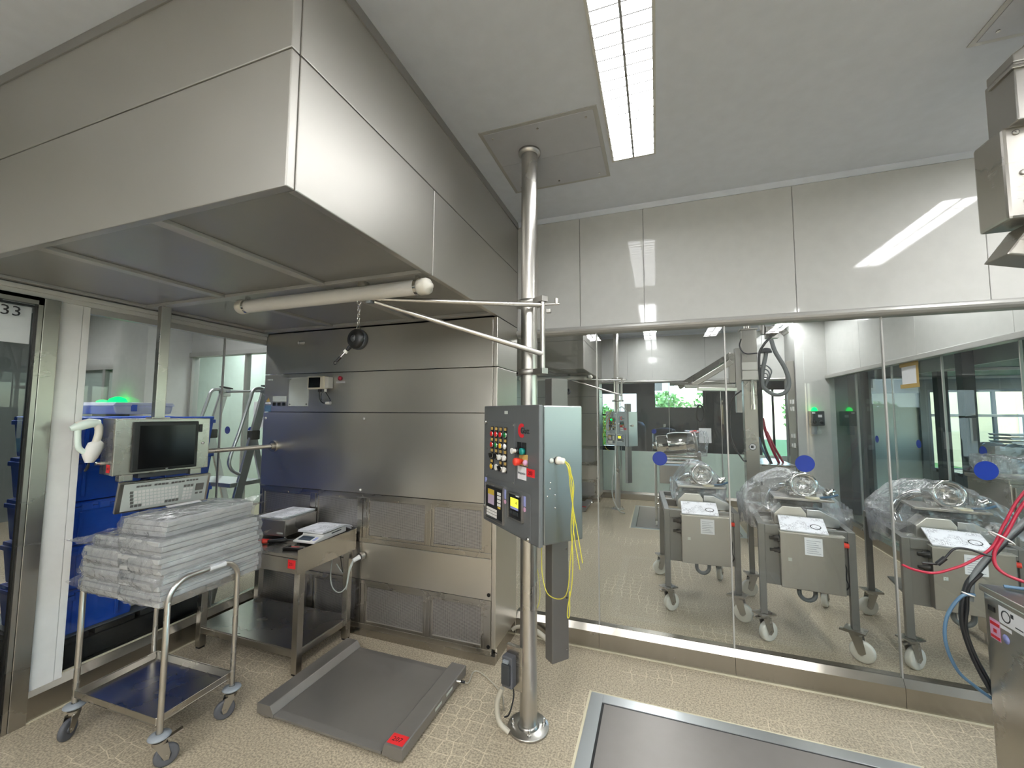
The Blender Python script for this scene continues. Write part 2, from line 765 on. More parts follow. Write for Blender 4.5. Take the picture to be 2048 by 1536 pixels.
def partition_x(idx, yb, runs, names, dots=(), dot_r=.047, low_panel=False):
    """glass partition along x: white panels above, rail, panes, steel plinth"""
    wall, win, base, side = names
    x0, x1 = runs[0], runs[-1]
    ww = struct(wall, MB().box(XL, yb + .022, 2.2, XR, yb + .09, ZC), 'white_panel')
    wall_panels(ww, [XL, -1.9, -1.0, -.515, -.068, .83, 1.73, XR], yb, yb + .02, 2.205, ZC - .032)
    part('cove_strip', MB().prism([(0, -.03), (.022, -.03), (.022, 0), (-.022, 0), (-.018, -.008)], (XL, yb, ZC - .001), (0, 1, 0), (0, 0, 1), (XR - XL, 0, 0)), 'ceiling_glare_tint', ww)
    prof = [(0, 0), (-.012, .004), (-.026, .016), (-.032, .028), (-.026, .042), (-.012, .052), (0, .056), (.06, .056), (.06, 0)]
    fr = struct(win, MB().prism(prof, (x0, yb, 2.176), (0, 1, 0), (0, 0, 1), (x1 - x0, 0, 0)), 'rail_grey')
    for i, (a, b) in enumerate(zip(runs[:-1], runs[1:])):
        p = part('glass_pane', MB().box(a + .004, yb + .02, .15, b - .004, yb + .03, 2.18), 'clear_glass', fr)
        for dx, dz, dr in dots:
            if a < dx < b:
                dot(p, (dx, yb + .0185, dz), dr, (0, 1, 0))
        if low_panel:
            part('frosted_panel', MB().box(a + .005, yb + .034, .15, b - .005, yb + .05, .905), 'mint_panel', fr, label='pale green lower infill panel')
        if i:
            part('pane_joint', MB().box(a - .0038, yb + .016, .15, a + .0038, yb + .034, 2.18), 'rail_grey', fr)
    bb = None
    pr = [(0, 0), (0, .112), (.022, .152), (.075, .152), (.075, 0)]
    for a, b in zip(runs[:-1], runs[1:]):
        m = MB().prism(pr, (a + .001, yb - .006, .0), (0, 1, 0), (0, 0, 1), (b - a - .002, 0, 0))
        if bb is None:
            bb = struct(base, m, 'plinth_steel')
        else:
            part('plinth_panel', m, 'plinth_steel', bb)
    struct(side, MB().box(x0, yb - .018, 0, x1, yb - .006, .004), 'cream_seal')
    return ww, fr


partition_x(1, YB, [-1.0, -.401, .425, 1.251, 2.078, XR], ('wall_back', 'window_1', 'baseboard_back', 'trim_1'),
            [(.012, 1.301, .047), (.839, 1.304, .051), (1.665, 1.304, .051)])
w3, f3 = partition_x(2, YB2, [-1.0, -.65, .21, 1.07, 2.05], ('wall_far', 'window_2', 'baseboard_far', 'trim_2'),
                     [(-.059, 1.277, .043), (.80, 1.283, .042)], low_panel=True)
part('paper_note', MB().box(.70, YB2 + .014, 1.09, .90, YB2 + .016, 1.35), 'white_paper', f3, label='white sheet taped to the glass')

# left partition (along y)
wl = struct('wall_left', MB().box(XL - .09, -2.6, 2.25, XL - .022, YB2, ZC), 'white_panel')
wall_panels(wl, [-2.6, -1.2, -.2, .85, 2.0, YB], XL - .02, XL, 2.255, ZC - .004, 'y')
fr = struct('window_3', MB().box(XL - .06, 1.387, 2.165, XL - .005, YB, 2.2), 'rail_grey')
for a, b in ((1.387, 2.19), (2.19, YB)):
    part('glass_pane', MB().box(XL - .036, a + .003, .15, XL - .026, b - .003, 2.17), 'clear_glass', fr)
part('pane_joint', MB().box(XL - .04, 2.187, .15, XL - .022, 2.193, 2.17), 'rail_grey', fr)
rail = struct('trim_3', MB().box(XL - .06, -2.6, 2.2, XL + .012, YB - .42, 2.226).box(XL - .06, -2.6, 2.226, XL + .026, YB - .42, 2.25), 'white_frame', None, .003)
pr = [(0, 0), (0, .12), (-.022, .165), (-.08, .165), (-.08, 0)]
bl = struct('baseboard_left', MB().prism(pr, (XL + .004, 1.19, 0), (1, 0, 0), (0, 0, 1), (0, YB - 1.19, 0)), 'plinth_steel')
struct('trim_4', MB().box(XL + .004, -2.6, 0, XL + .018, 2.5, .004), 'cream_seal')
part('ledge_seal', MB().box(XL - .03, 1.387, .166, XL - .018, YB, .172), 'cream_seal', bl)
# white wall panel and steel post beside the door
wp = struct('wall_side', MB().box(XL - .06, 1.252, .15, XL - .002, 1.352, 2.2), 'white_lifted', None, .002)
part('edge_strip', MB().box(XL - .06, 1.354, .15, XL - .004, 1.386, 2.2), 'white_lifted', wp, .002)
struct('trim_5', MB().box(XL - .07, 1.186, 0, XL + .022, 1.251, 2.2), 'steel', None, .003)
d1 = struct('door_1', MB().frame(.28, .0, 1.184, 2.2, .018, -.02, .02).box(.28, -.02, 2.16, 1.184, .02, 2.2), 'steel')
d1.data.transform(Matrix(((0, 1, 0, XL), (1, 0, 0, 0), (0, 0, 1, 0), (0, 0, 0, 1))))
part('door_frame_gasket', MB().box(XL - .012, 1.158, .02, XL + .004, 1.167, 2.155).box(XL - .012, .3, 2.145, XL + .004, 1.16, 2.155), 'black_plastic', d1)
part('door_glass', MB().box(XL - .016, .3, .02, XL - .006, 1.158, 2.145), 'clear_glass', d1)
part('transom_panel', MB().box(XL - .03, .3, 1.95, XL - .02, 1.157, 2.145), 'white_paper', d1, label='white strip with the room number')
text('10.33', .072, (XL - .005, 1.030, 2.108), (0, 1, 0), (0, 0, 1), 'black_ink', d1, 'room_number', squash=1.1)
# wall behind the viewer and right partition
wf = struct('wall_front', MB().box(XL, -2.7, 0, XR, -2.62, ZC), 'white_lifted')
wr = struct('wall_right', MB().box(XR + .022, -2.6, 2.2, XR + .09, YB2, ZC), 'white_panel')
wall_panels(wr, [-2.6, -1.4, -.2, 1.0, 2.0, YB, 4.0, 5.2, 6.4, 7.5], XR, XR + .02, 2.205, ZC - .004, 'y')
fr4 = struct('window_4', MB().box(XR - .03, -2.6, 2.150, XR + .06, 7.5, 2.204), 'rail_grey', None, .006)
run = [-2.6, -1.75, -.9, -.05, .8, 1.65, YB, 3.15, 4.0, 4.87, 5.73, 6.6, 7.5]
for a, b in zip(run[:-1], run[1:]):
    p = part('glass_pane', MB().box(XR + .02, a + .004, .15, XR + .03, b - .004, 2.16), 'green_glass', fr4)
    part('pane_joint', MB().box(XR + .016, a - .0038, .15, XR + .034, a + .0038, 2.16), 'rail_grey', fr4)
    for dy in (4.43, 5.297, 6.132):
        if a < dy < b:
            dot(p, (XR + .0185, dy, 1.31), .042, (1, 0, 0))
pn = part('taped_sheet', MB().box(XR + .012, 5.24, 1.915, XR + .014, 5.505, 2.12), 'white_paper', fr4, label='white sheet held by brown tape')
part('tape', MB().box(XR + .010, 5.20, 1.883, XR + .0115, 5.54, 1.925).box(XR + .010, 5.20, 2.108, XR + .0115, 5.54, 2.148).box(XR + .010, 5.205, 1.92, XR + .0115, 5.245, 2.11), 'tan_tape', pn)
pr = [(0, 0), (0, .112), (.022, .152), (.075, .152), (.075, 0)]
br = struct('baseboard_right', MB().prism(pr, (XR, -2.6, 0), (1, 0, 0), (0, 0, 1), (0, 10.1, 0)), 'plinth_steel')
struct('trim_6', MB().box(XR - .016, -2.6, 0, XR, 7.5, .004), 'cream_seal')
# white pier with steel jamb at the far right corner of the next room
struct('wall_pier', MB().box(2.06, 7.5, 0, XR + .09, YB2 + .09, ZC), 'white_panel')
dj = struct('door_2', MB().box(1.955, 7.54, 0, 2.055, 7.6, 2.45), 'steel', None, .003)
for z in (1.69, 1.80, 1.27, 1.12):
    part('hinge', MB().box(2.0, 7.515, z - .035, 2.03, 7.54, z + .035).cyl((1.985, 7.525, z - .03), (1.985, 7.525, z + .03), .012, n=10), 'white_plastic', dj, .003)

# third room behind the far partition
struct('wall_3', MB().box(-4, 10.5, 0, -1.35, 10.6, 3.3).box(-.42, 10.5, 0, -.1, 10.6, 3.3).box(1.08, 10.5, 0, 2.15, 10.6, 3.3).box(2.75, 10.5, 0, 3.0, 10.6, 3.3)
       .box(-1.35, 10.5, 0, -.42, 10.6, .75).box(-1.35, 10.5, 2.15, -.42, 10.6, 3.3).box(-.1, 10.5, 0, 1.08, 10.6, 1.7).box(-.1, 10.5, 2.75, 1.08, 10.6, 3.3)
       .box(2.15, 10.5, 0, 2.75, 10.6, .35).box(2.15, 10.5, 2.2, 2.75, 10.6, 3.3), 'dim_room_wall')
struct('ceiling_3', MB().box(-4, YB2 + .09, 2.9, 3.0, 10.5, 3.0), 'grey_wall')
struct('wall_4', MB().box(-4.1, YB2 + .09, 0, -4, 10.5, 3.3).box(2.95, YB2 + .1, 0, 3.05, 10.5, 3.3), 'dim_room_wall')
win = struct('window_5', MB().frame(-1.35, .75, -.42, 2.15, .05, 10.52, 10.58).box(-.93, 10.53, .8, -.89, 10.57, 2.1).box(-1.3, 10.53, 1.55, -.47, 10.57, 1.59), 'dark_grey')
for x0, x1, z0, z1 in ((-1.3, -.93, .8, 1.55), (-.89, -.47, .8, 1.55), (-1.3, -.93, 1.59, 2.1), (-.89, -.47, 1.59, 2.1)):
    part('window_pane', MB().box(x0, 10.545, z0, x1, 10.555, z1), 'green_glass', win)
win = struct('window_6', MB().frame(-.1, 1.7, 1.08, 2.75, .06, 10.52, 10.58), 'dark_grey')
part('window_pane', MB().box(-.04, 10.545, 1.76, 1.02, 10.555, 2.69), 'green_glass', win)
win = struct('window_7', MB().frame(2.15, .35, 2.75, 2.2, .05, 10.52, 10.58).box(2.42, 10.53, .4, 2.46, 10.57, 2.15), 'dark_grey')
for x0, x1 in ((2.2, 2.42), (2.46, 2.7)):
    part('window_pane', MB().box(x0, 10.545, .4, x1, 10.555, 2.15), 'green_glass', win)

# room on the right (beyond the right partition)
struct('wall_5', MB().box(3.05, 8.2, 0, 3.30, 8.3, ZC).box(3.90, 8.2, 0, 4.0, 8.3, ZC).box(3.3, 8.2, 0, 3.9, 8.3, .3).box(3.3, 8.2, 1.95, 3.9, 8.3, ZC).box(4.0, 8.2, 0, 6.5, 8.3, .75).box(4.0, 8.2, 2.0, 6.5, 8.3, ZC), 'grey_wall')
struct('wall_6', MB().box(3.28, 8.25, .3, 3.92, 8.28, 1.97), 'mint_panel')
struct('wall_7', MB().box(6.5, -2.7, 0, 6.6, 8.3, .7).box(6.5, -2.7, 2.5, 6.6, 8.3, ZC), 'grey_wall')
struct('wall_8', MB().box(XR + .1, -2.7, 0, 6.6, -2.6, ZC), 'grey_wall')
win = struct('window_8', MB().frame(4.0, .75, 6.5, 2.0, .04, 8.22, 8.27), 'grey_plastic')
xs = [4.04, 4.45, 4.8, 5.2, 5.85, 6.46]
for a, b in zip(xs[:-1], xs[1:]):
    part('mullion', MB().box(b - .03, 8.225, .79, b + .01, 8.265, 1.96), 'grey_plastic', win)
    part('window_pane', MB().box(a, 8.243, .79, b - .03, 8.25, 1.96), 'green_glass', win)
part('transom', MB().box(4.04, 8.222, 1.58, 6.46, 8.268, 1.62), 'white_frame', win)
win = struct('window_9', MB().box(6.52, -2.6, .7, 6.58, 8.3, .74).box(6.52, -2.6, 2.46, 6.58, 8.3, 2.5), 'grey_plastic')
for k in range(9):
    a = -2.6 + k * 1.2
    part('mullion', MB().box(6.52, a, .74, 6.58, a + .05, 2.46), 'grey_plastic', win)
    part('window_pane', MB().box(6.545, a + .05, .74, 6.555, a + 1.2, 2.46), 'green_glass', win)
for x, y in ((2.95, 7.6), (3.05, 5.6), (3.35, 6.6), (3.75, 5.9)):
    pc = struct('trim_7', MB().box(x - .05, y - .05, 0, x + .05, y + .05, 2.3), 'dark_grey')

# room on the left (beyond the left partition)
struct('wall_9', MB().box(-9, 3.5, 0, -5.56, 3.6, ZC).box(-5.56, 3.5, 2.34, -3.18, 3.6, ZC), 'white_panel')
struct('wall_10', MB().box(-6.19, 3.02, 0, -5.57, 3.5, ZC), 'white_panel')
win = struct('window_10', MB().box(-5.56, 3.47, 2.29, -3.18, 3.58, 2.34).box(-5.56, 3.49, 0, -5.53, 3.57, 2.29).box(-3.9, 3.495, 0, -3.88, 3.565, 2.29).box(-4.62, 3.495, 0, -4.6, 3.565, 2.29), 'rail_grey')
for a, b in ((-5.53, -4.62), (-4.6, -3.9), (-3.88, -3.18)):
    p = part('glass_pane', MB().box(a, 3.52, .1, b, 3.53, 2.29), 'green_glass', win)
    for dx in (-4.88, -4.50):
        if a < dx < b:
            dot(p, (dx, 3.5185, 1.38), .045, (0, 1, 0))
    if a < -4.3 < b:
        part('paper_note', MB().box(-4.46, 3.514, 1.42, -4.25, 3.516, 1.72), 'white_paper', p)
struct('wall_11', MB().box(-9, 5.4, 0, -3.18, 5.5, ZC), 'mint_panel')
struct('wall_12', MB().box(-9, -2.7, 0, -8.9, 5.5, ZC), 'grey_wall')
struct('wall_13', MB().box(-9, -2.7, 0, XL, -2.6, ZC), 'grey_wall')
struct('wall_14', MB().box(-5.2, 1.0, 0, XL - .1, 1.08, ZC).box(-5.2, -2.6, 0, -5.12, 1.0, ZC), 'dim_room_wall')  # dark box added behind the door so its glass looks dark
win = struct('window_11', MB().frame(-8.6, 0, -6.25, 2.24, .06, 3.44, 3.5).box(-7.3, 3.45, 0, -7.24, 3.5, 2.2), 'rail_grey')
for a, b in ((-8.54, -7.3), (-7.24, -6.31)):
    part('glass_pane', MB().box(a, 3.465, .06, b, 3.475, 2.18), 'green_glass', win)

# ceiling plates
def ceiling_plate(x0, y0, x1, y1, label):
    t = thing('ceiling_plate', label, 'plate', ((x0 + x1) / 2, (y0 + y1) / 2, ZC))
    part('sheet', MB().box(x0, y0, ZC - .006, x1, (y0 + y1) / 2 - .001, ZC - .0005), 'plate_paint', t, .001)
    part('sheet', MB().box(x0, (y0 + y1) / 2 + .001, ZC - .006, x1, y1, ZC - .0005), 'plate_paint', t, .001)
    part('edge_frame', MB().box(x0 - .02, y0 - .02, ZC - .004, x1 + .02, y0, ZC).box(x0 - .02, y1, ZC - .004, x1 + .02, y1 + .02, ZC)
         .box(x0 - .02, y0, ZC - .004, x0, y1, ZC).box(x1, y0, ZC - .004, x1 + .02, y1, ZC), 'rail_grey', t)
    for sx in (x0 + .04, (x0 + x1) / 2, x1 - .04):
        for sy in (y0 + .04, y1 - .04):
            part('screw', MB().cyl((sx, sy, ZC - .009), (sx, sy, ZC - .006), .006, n=8), 'steel', t)
    return t


cp1 = ceiling_plate(-.845, 1.90, -.265, 2.48, 'square grey steel plate in the ceiling around the post top')
dup(cp1, (0, PER, 0), 'square grey steel ceiling plate above the post of the room beyond the glass')
ceiling_plate(1.22, 1.45, 1.80, 2.04, 'steel ceiling plate above the lifting arm, beside the frame edge')


# ceiling lights
def ceiling_light(x0, y0, x1, y1, label, blades=22, mat='lamp_light'):
    t = thing('ceiling_light', label, 'light', ((x0 + x1) / 2, (y0 + y1) / 2, ZC), group='recessed fluorescent ceiling lights')
    m = MB()
    e = .012
    m.box(x0 - e, y0 - e, ZC - .012, x0, y1 + e, ZC).box(x1, y0 - e, ZC - .012, x1 + e, y1 + e, ZC).box(x0, y0 - e, ZC - .012, x1, y0, ZC).box(x0, y1, ZC - .012, x1, y1 + e, ZC)
    part('trim_frame', m, 'white_frame', t)
    part('tube_light', MB().box(x0, y0, ZC - .004, x1, y1, ZC - .001), mat, t)
    xm = (x0 + x1) / 2
    part('spine', MB().box(xm - .005, y0, ZC - .013, xm + .005, y1, ZC - .0045), 'louvre_grey', t)
    for k in range(blades):
        y = y0 + (k + .5) * (y1 - y0) / blades
        part('louvre_blade', MB().box(x0, y - .002, ZC - .012, x1, y + .002, ZC - .0045), 'louvre_grey', t)
    return t


ceiling_light(-2.35, -2.4, -2.13, -1.04, 'added unseen fill light behind the viewer before the booth', 4)  # lamp added out of view to light the hood and trolley
ceiling_light(-1.25, -2.4, -1.03, -1.04, 'added unseen fill light behind the viewer before the door', 4)  # extra unseen lamp that raises the ambient light of the room
ceiling_light(-.207, -2.56, .010, -1.26, 'added unseen fill light by the rear wall, in line with the bright louvred one', 4)  # this and the next two are added so more light reaches the ceiling
ceiling_light(.85, -2.56, 1.07, -1.26, 'added unseen fill light behind the viewer close to the rear wall, between two others', 4)  # added out of view for ceiling bounce
ceiling_light(1.873, -2.56, 2.09, -1.26, 'added unseen fill light behind the viewer in the corner of the rear wall', 4)  # added out of view, also for ceiling bounce
L1 = ceiling_light(-.207, .98, .010, 2.338, 'bright louvred ceiling light beside the ceiling plate of the steel post', 24, 'lamp_light_dimmed')
for x, y, lb in ((1.89, .98, 'louvred ceiling light reflected in the upper wall, above the lift'), (0, -1.2, None), (1.89, -1.2, None)):
    ceiling_light(-.207 + (x or 0) + (.19 if x else 0), y, .010 + (x or 0) + (.19 if x else 0), y + 1.358,
                  lb or 'louvred ceiling light behind the viewer over the %s' % ('entrance' if x else 'open floor'), 4)
for dx, lb in ((0, 'short bright ceiling light of the next room beside the post top'), (2.05, 'ceiling light of the next room beside the white pier')):
    ceiling_light(-.2 + dx, 6.25, .02 + dx, 7.7, lb, 4, 'lamp_light_mid')
    ceiling_light(-.2 + dx, 3.6, .02 + dx, 4.95, 'ceiling light of the next room over the wheeled machines, ' + ('near the post' if dx == 0 else 'near the pier'), 4, 'lamp_light_mid')
ceiling_light(-4.15, 1.25, -3.93, 2.6, 'unseen ceiling light set over the blue crates to brighten them', 4)  # out of view, set close to the crates to brighten them
ceiling_light(-7.2, 1.2, -7.0, 2.55, 'ceiling light at the far end of the crate room', 4)
ceiling_light(-4.6, 3.8, -4.4, 5.2, 'ceiling light behind the step ladder', 4)
ceiling_light(-7.0, 3.8, -6.8, 5.2, 'added unseen light brightening the corridor behind the crate room', 4)  # lamp added to brighten the view through the glass behind the ladder
ceiling_light(5.6, 4.0, 5.8, 5.4, 'ceiling light of the glazed room behind the taped sheet', 4)

# ------------------------------------------------------------------ downflow booth (hood and filter wall)
HX, HY, HZ, HT = -.997, .852, 2.254, ZC - .012
CY = 2.518


def booth():
    t = thing('downflow_booth', 'big stainless steel booth with overhanging hood and filter wall behind the scale table', 'booth', (-2.04, 2.72, 0), group='stainless steel weighing booths')
    g = .0022
    S = 'booth_steel'
    x0 = XL + .005
    # hood sheets
    part('hood_panel', MB().box(x0, HY, HZ, HX - g, HY + .03, 2.68 - g), S, t, .004)
    part('hood_panel', MB().box(x0, HY, 2.68 + g, HX - g, HY + .03, HT), S, t, .004)
    for a, b in ((HY + .032, 1.669 - g), (1.669 + g, YB - .004)):
        part('hood_panel', MB().box(HX - .03, a, HZ, HX, b, 2.68 - g), S, t, .004)
    part('hood_panel', MB().box(HX - .03, HY + .032, 2.68 + g, HX, YB - .004, HT), S, t, .004)
    part('hood_core', MB().box(x0, HY + .03, 2.32, HX - .03, YB - .01, HT), 'dark_grey', t)
    part('ceiling_shadow_gap', MB().box(x0, HY + .012, HT, HX - .012, YB - .004, ZC - .001), 'dark_grey', t)  # dark fill that paints the shade of the gap under the ceiling
    part('top_flange', MB().box(x0, HY - .006, HT - .034, HX + .006, HY + .004, HT + .010).box(HX - .004, HY, HT - .034, HX + .008, YB - .004, HT + .010), 'steel_dark', t, .002)
    # soffit: diffuser sheets between pale rails
    xs = [x0, -2.352, -1.628, HX - .03]
    ys = [HY + .03, 1.65, 2.50]
    for i in range(3):
        for j in range(2):
            part('diffuser_sheet', MB().box(xs[i] + .006, ys[j] + .004, 2.272, xs[i + 1] - .004, ys[j + 1] - .004, 2.28), 'soffit_grey', t, .001)
    for x in xs[1:3]:
        for j in range(2):
            part('soffit_rail', MB().box(x - .026, ys[j] + .03 * (j == 1), 2.256, x + .026, ys[j + 1] - .03, 2.272), 'rail_grey', t, .002)
    for y in (1.65, 2.478):
        part('soffit_rail', MB().box(x0, y - .028, 2.254, HX - .03, y + .028, 2.272), 'rail_grey', t, .002)
    part('soffit_rail', MB().box(x0, HY + .03, 2.256, x0 + .05, 2.45, 2.272), 'rail_grey', t, .002)
    # filter wall sheets
    CX = HX
    for a, b in ((1.91, HZ - .004), (1.60, 1.91), (1.005, 1.60)):
        part('wall_sheet', MB().box(x0, CY, a + g, CX - .032, CY + .02, b - g), 'wall_steel', t, .002)
        part('side_sheet', MB().box(CX - .03, CY, a + g, CX, YB - .006, b - g), 'wall_steel', t, .003)
    part('side_sheet', MB().box(CX - .03, CY, .10, CX, YB - .006, 1.0), 'wall_steel', t, .003)
    part('cabinet_core', MB().box(x0, CY + .045, .02, CX - .035, YB - .02, HZ), 'dark_grey', t)
    # frame around the two rows of filters
    xm = -2.052
    S2 = 'steel'
    for a, b in ((x0, xm - .001), (xm + .001, CX - .032)):
        part('filter_rail', MB().box(a, CY, .976, b, CY + .02, 1.003), S2, t, .002)
        part('filter_rail', MB().box(a, CY, .655, b, CY + .02, .69), S2, t, .002)
        part('middle_sheet', MB().box(a, CY + .002, .395, b, CY + .018, .653), 'wall_steel', t, .002)
        part('filter_rail', MB().box(a, CY, .365, b, CY + .02, .393), S2, t, .002)
        part('filter_rail', MB().box(a, CY, .055, b, CY + .02, .088), S2, t, .002)
    for z0, z1 in ((.69, .976), (.088, .365)):
        gx = [(x0 + .03, -2.535), (-2.495, xm - .032), (xm + .034, -1.512), (-1.478, CX - .085)]
        for a, b in gx:
            f = part('filter_grille', MB().box(a + .018, CY + .014, z0 + .014, b - .018, CY + .02, z1 - .014), 'perforated_steel', t)
            part('grille_frame', MB().frame(a, z0, b, z1, .019, CY + .004, CY + .022), S2, f, .002)
            part('catch', MB().box((a + b) / 2 - .02, CY - .004, z1 - .012, (a + b) / 2 + .02, CY + .004, z1 - .002), 'steel', f, .001)
        for a, b in ((x0, x0 + .03), (-2.535, -2.495), (xm - .032, xm - .002), (xm + .002, xm + .034), (-1.512, -1.478), (CX - .085, CX - .032)):
            part('filter_post', MB().box(a + .001, CY + .001, z0, b - .001, CY + .02, z1), S2, t, .002)
    part('plinth', MB().box(x0, CY + .004, 0, CX - .004, CY + .045, .053).box(CX - .045, CY + .05, 0, CX - .004, YB - .01, .098), 'plinth_steel', t, .002)
    for x, z in ((-2.06, 1.555), (-2.075, 1.03), (-3.05, 1.55)):
        part('test_port', MB().lathe([(.0, .0), (.010, .0), (.010, .006), (.004, .010), (0, .010)], (x, CY, z), (0, -1, 0), 14), 'white_plastic', t)
    for x, z in ((-1.045, .43), (-1.045, .11)):
        part('plug', MB().cyl((x, CY, z), (x, CY - .003, z), .012), 'black_plastic', t)
    part('nozzle', MB().cyl((-2.68, CY, 2.16), (-2.68, CY - .05, 2.15), .014, .010, 12), 'white_plastic', t)
    return t


B1 = booth()


def booth_plates(t):
    y = CY - .0015
    part('info_plate', MB().box(-2.812, y - .001, 1.648, -2.607, CY, 1.88), 'label_grey', t, .0005, label='blank pale sign plate with four screws')
    for sx in (-2.797, -2.622):
        for sz in (1.664, 1.864):
            part('screw', MB().cyl((sx, y - .001, sz), (sx, y - .004, sz), .005, n=8), 'steel', t)
    part('switch_label', MB().box(-2.985, y, 1.685, -2.835, CY, 1.73), 'label_grey', t)
    for k in range(3):
        x = -2.965 + k * .052
        part('rocker_switch', MB().box(x - .014, CY - .006, 1.652, x + .014, CY, 1.678), 'black_plastic', t, .002)
    part('warning_sign', MB().prism([(0, 0), (.044, 0), (.022, .036)], (-3.057, CY - .001, 1.685), (1, 0, 0), (0, 0, 1), (0, .001, 0)), 'tan_tape', t)
    part('type_label', MB().box(-3.065, y, 1.665, -3.005, CY, 1.68), 'white_paper', t)
    part('rating_plate', MB().box(-3.068, y, 1.605, -3.0, CY, 1.655), 'cable_blue', t)
    part('rating_plate', MB().box(-3.05, y, 1.86, -2.995, CY, 1.872), 'label_grey', t)
    part('pilot_lamp', MB().lathe([(0, 0), (.017, 0), (.017, .012), (.008, .018), (0, .019)], (-2.295, CY, 1.862), (0, -1, 0), 16), 'cable_red', t, label='dark red round pilot lamp')
    part('lamp_label', MB().box(-2.337, y, 1.826, -2.25, CY, 1.838), 'white_paper', t)
    part('arm_flange', MB().cyl((-2.949, CY, 1.322), (-2.949, CY - .014, 1.322), .045).cyl((-2.949, CY - .014, 1.322), (-2.949, CY - .04, 1.322), .026), 'steel', t, .002)


B2 = dup(B1, (0, PER, 0), 'stainless steel booth of the room beyond the glass, behind its control post')
booth_plates(B1)

# wall monitor on the booth
t = thing('wall_monitor', 'small white wall monitor with black screen on the booth filter wall', 'monitor', (-2.47, CY, 1.77))
part('housing', MB().box(-2.563, CY - .06, 1.778, -2.40, CY - .012, 1.878), 'sensor_cream', t, .006)
part('side_bracket', MB().box(-2.40, CY - .05, 1.785, -2.365, CY - .001, 1.872), 'white_plastic', t, .004)
part('screen', MB().box(-2.548, CY - .0625, 1.79, -2.436, CY - .06, 1.868), 'screen_black', t)
for k, (x, mt) in enumerate(((-2.46, 'black_plastic'), (-2.43, 'black_plastic'), (-2.40, 'white_plastic'))):
    part('cable_gland', MB().cyl((x, CY - .04, 1.778), (x, CY - .04, 1.757), .010, n=10), mt, t)
part('cable', MB().tube(smoothpath([(-2.46, CY - .04, 1.757), (-2.455, CY - .035, 1.70), (-2.43, CY - .03, 1.672), (-2.40, CY - .02, 1.675)]), .0045, 8)
     .tube(smoothpath([(-2.43, CY - .04, 1.757), (-2.45, CY - .03, 1.72), (-2.44, CY - .03, 1.69)]), .003, 6)
     .tube(smoothpath([(-2.40, CY - .04, 1.757), (-2.375, CY - .03, 1.715), (-2.37, CY - .02, 1.69), (-2.385, CY - .015, 1.67)]), .003, 6), 'cable_black', t)
part('plug', MB().cyl((-2.41, CY - .02, 1.672), (-2.37, CY - .015, 1.672), .012, n=10), 'white_plastic', t)

# tube lamp under the hood
def tube_lamp():
    t = thing('tube_lamp', 'long white tubular lamp slung under the hood of the booth', 'lamp', (-1.63, 1.65, 2.2))
    a, b = Vector((-2.262, 1.65, 2.197)), Vector((-.985, 1.65, 2.197))
    d = (b - a).normalized()
    part('tube', MB().cyl(a + d * .07, b - d * .03, .036, n=24), 'white_plastic', t)
    for p, s in ((a, 1), (b, -1)):
        part('end_cap', MB().lathe([(0, 0), (.012, 0), (.016, .012), (.034, .016), (.040, .03), (.040, .065), (.037, .07), (0, .07)], p, d * s), 'cream_nylon', t)
        part('clamp_band', MB().cyl(p + d * s * .072, p + d * s * .088, .0385, n=24).box(p.x + s * .072, 1.64, 2.23, p.x + s * .088, 1.66, 2.256), 'chrome', t)
    part('lamp_bracket', MB().box(-1.40, 1.63, 2.215, -1.36, 1.67, 2.256), 'steel', t, .002)
    return t


TL1 = tube_lamp()
TL2 = dup(TL1, (0, PER, 0), 'tubular lamp under the booth hood of the room beyond the glass')


# ------------------------------------------------------------------ pole, control cabinet, swing arm
PX, PY = -.65, 2.11


def pole():
    t = thing('floor_to_ceiling_pole', 'round stainless steel pole bolted to the floor, running through a ceiling plate', 'pole', (PX, PY, 0))
    part('tube', MB().cyl((PX, PY, .012), (PX, PY, ZC - .007), .0445, n=36), 'pole_steel', t)
    part('floor_flange', MB().lathe([(0, .001), (.105, .001), (.105, .010), (.103, .012), (0, .012)], (PX, PY, 0), n=40), 'pole_steel', t)
    part('weld_collar', MB().lathe([(.0445, .012), (.056, .012), (.048, .022), (.0445, .024)], (PX, PY, 0), n=36), 'pole_steel', t)
    for k in range(4):
        a = R(20 + 90 * k)
        p = Vector((PX + .08 * math.cos(a), PY + .08 * math.sin(a), .012))
        part('anchor_bolt', MB().cyl(p, p + Vector((0, 0, .010)), .010, n=6).cyl(p, p + Vector((0, 0, .03)), .005, n=10).lathe([(.006, .03), (.004, .036), (0, .037)], p, n=10), 'chrome', t)
    part('top_collar', MB().lathe([(.046, -.006), (.062, -.006), (.062, -.022), (.046, -.03)], (PX, PY, ZC), n=36), 'pole_steel', t)
    return t


PO1 = pole()
PO2 = dup(PO1, (0, PER, 0), 'stainless steel pole carrying the control cabinet of the room beyond the glass')

CR = R(48.5)
DL = Vector((-math.sin(CR), math.cos(CR), 0))
CW, CD, CB, CT = .50, .215, 1.086, 1.634
RZ = math.atan2(DL.y, DL.x)


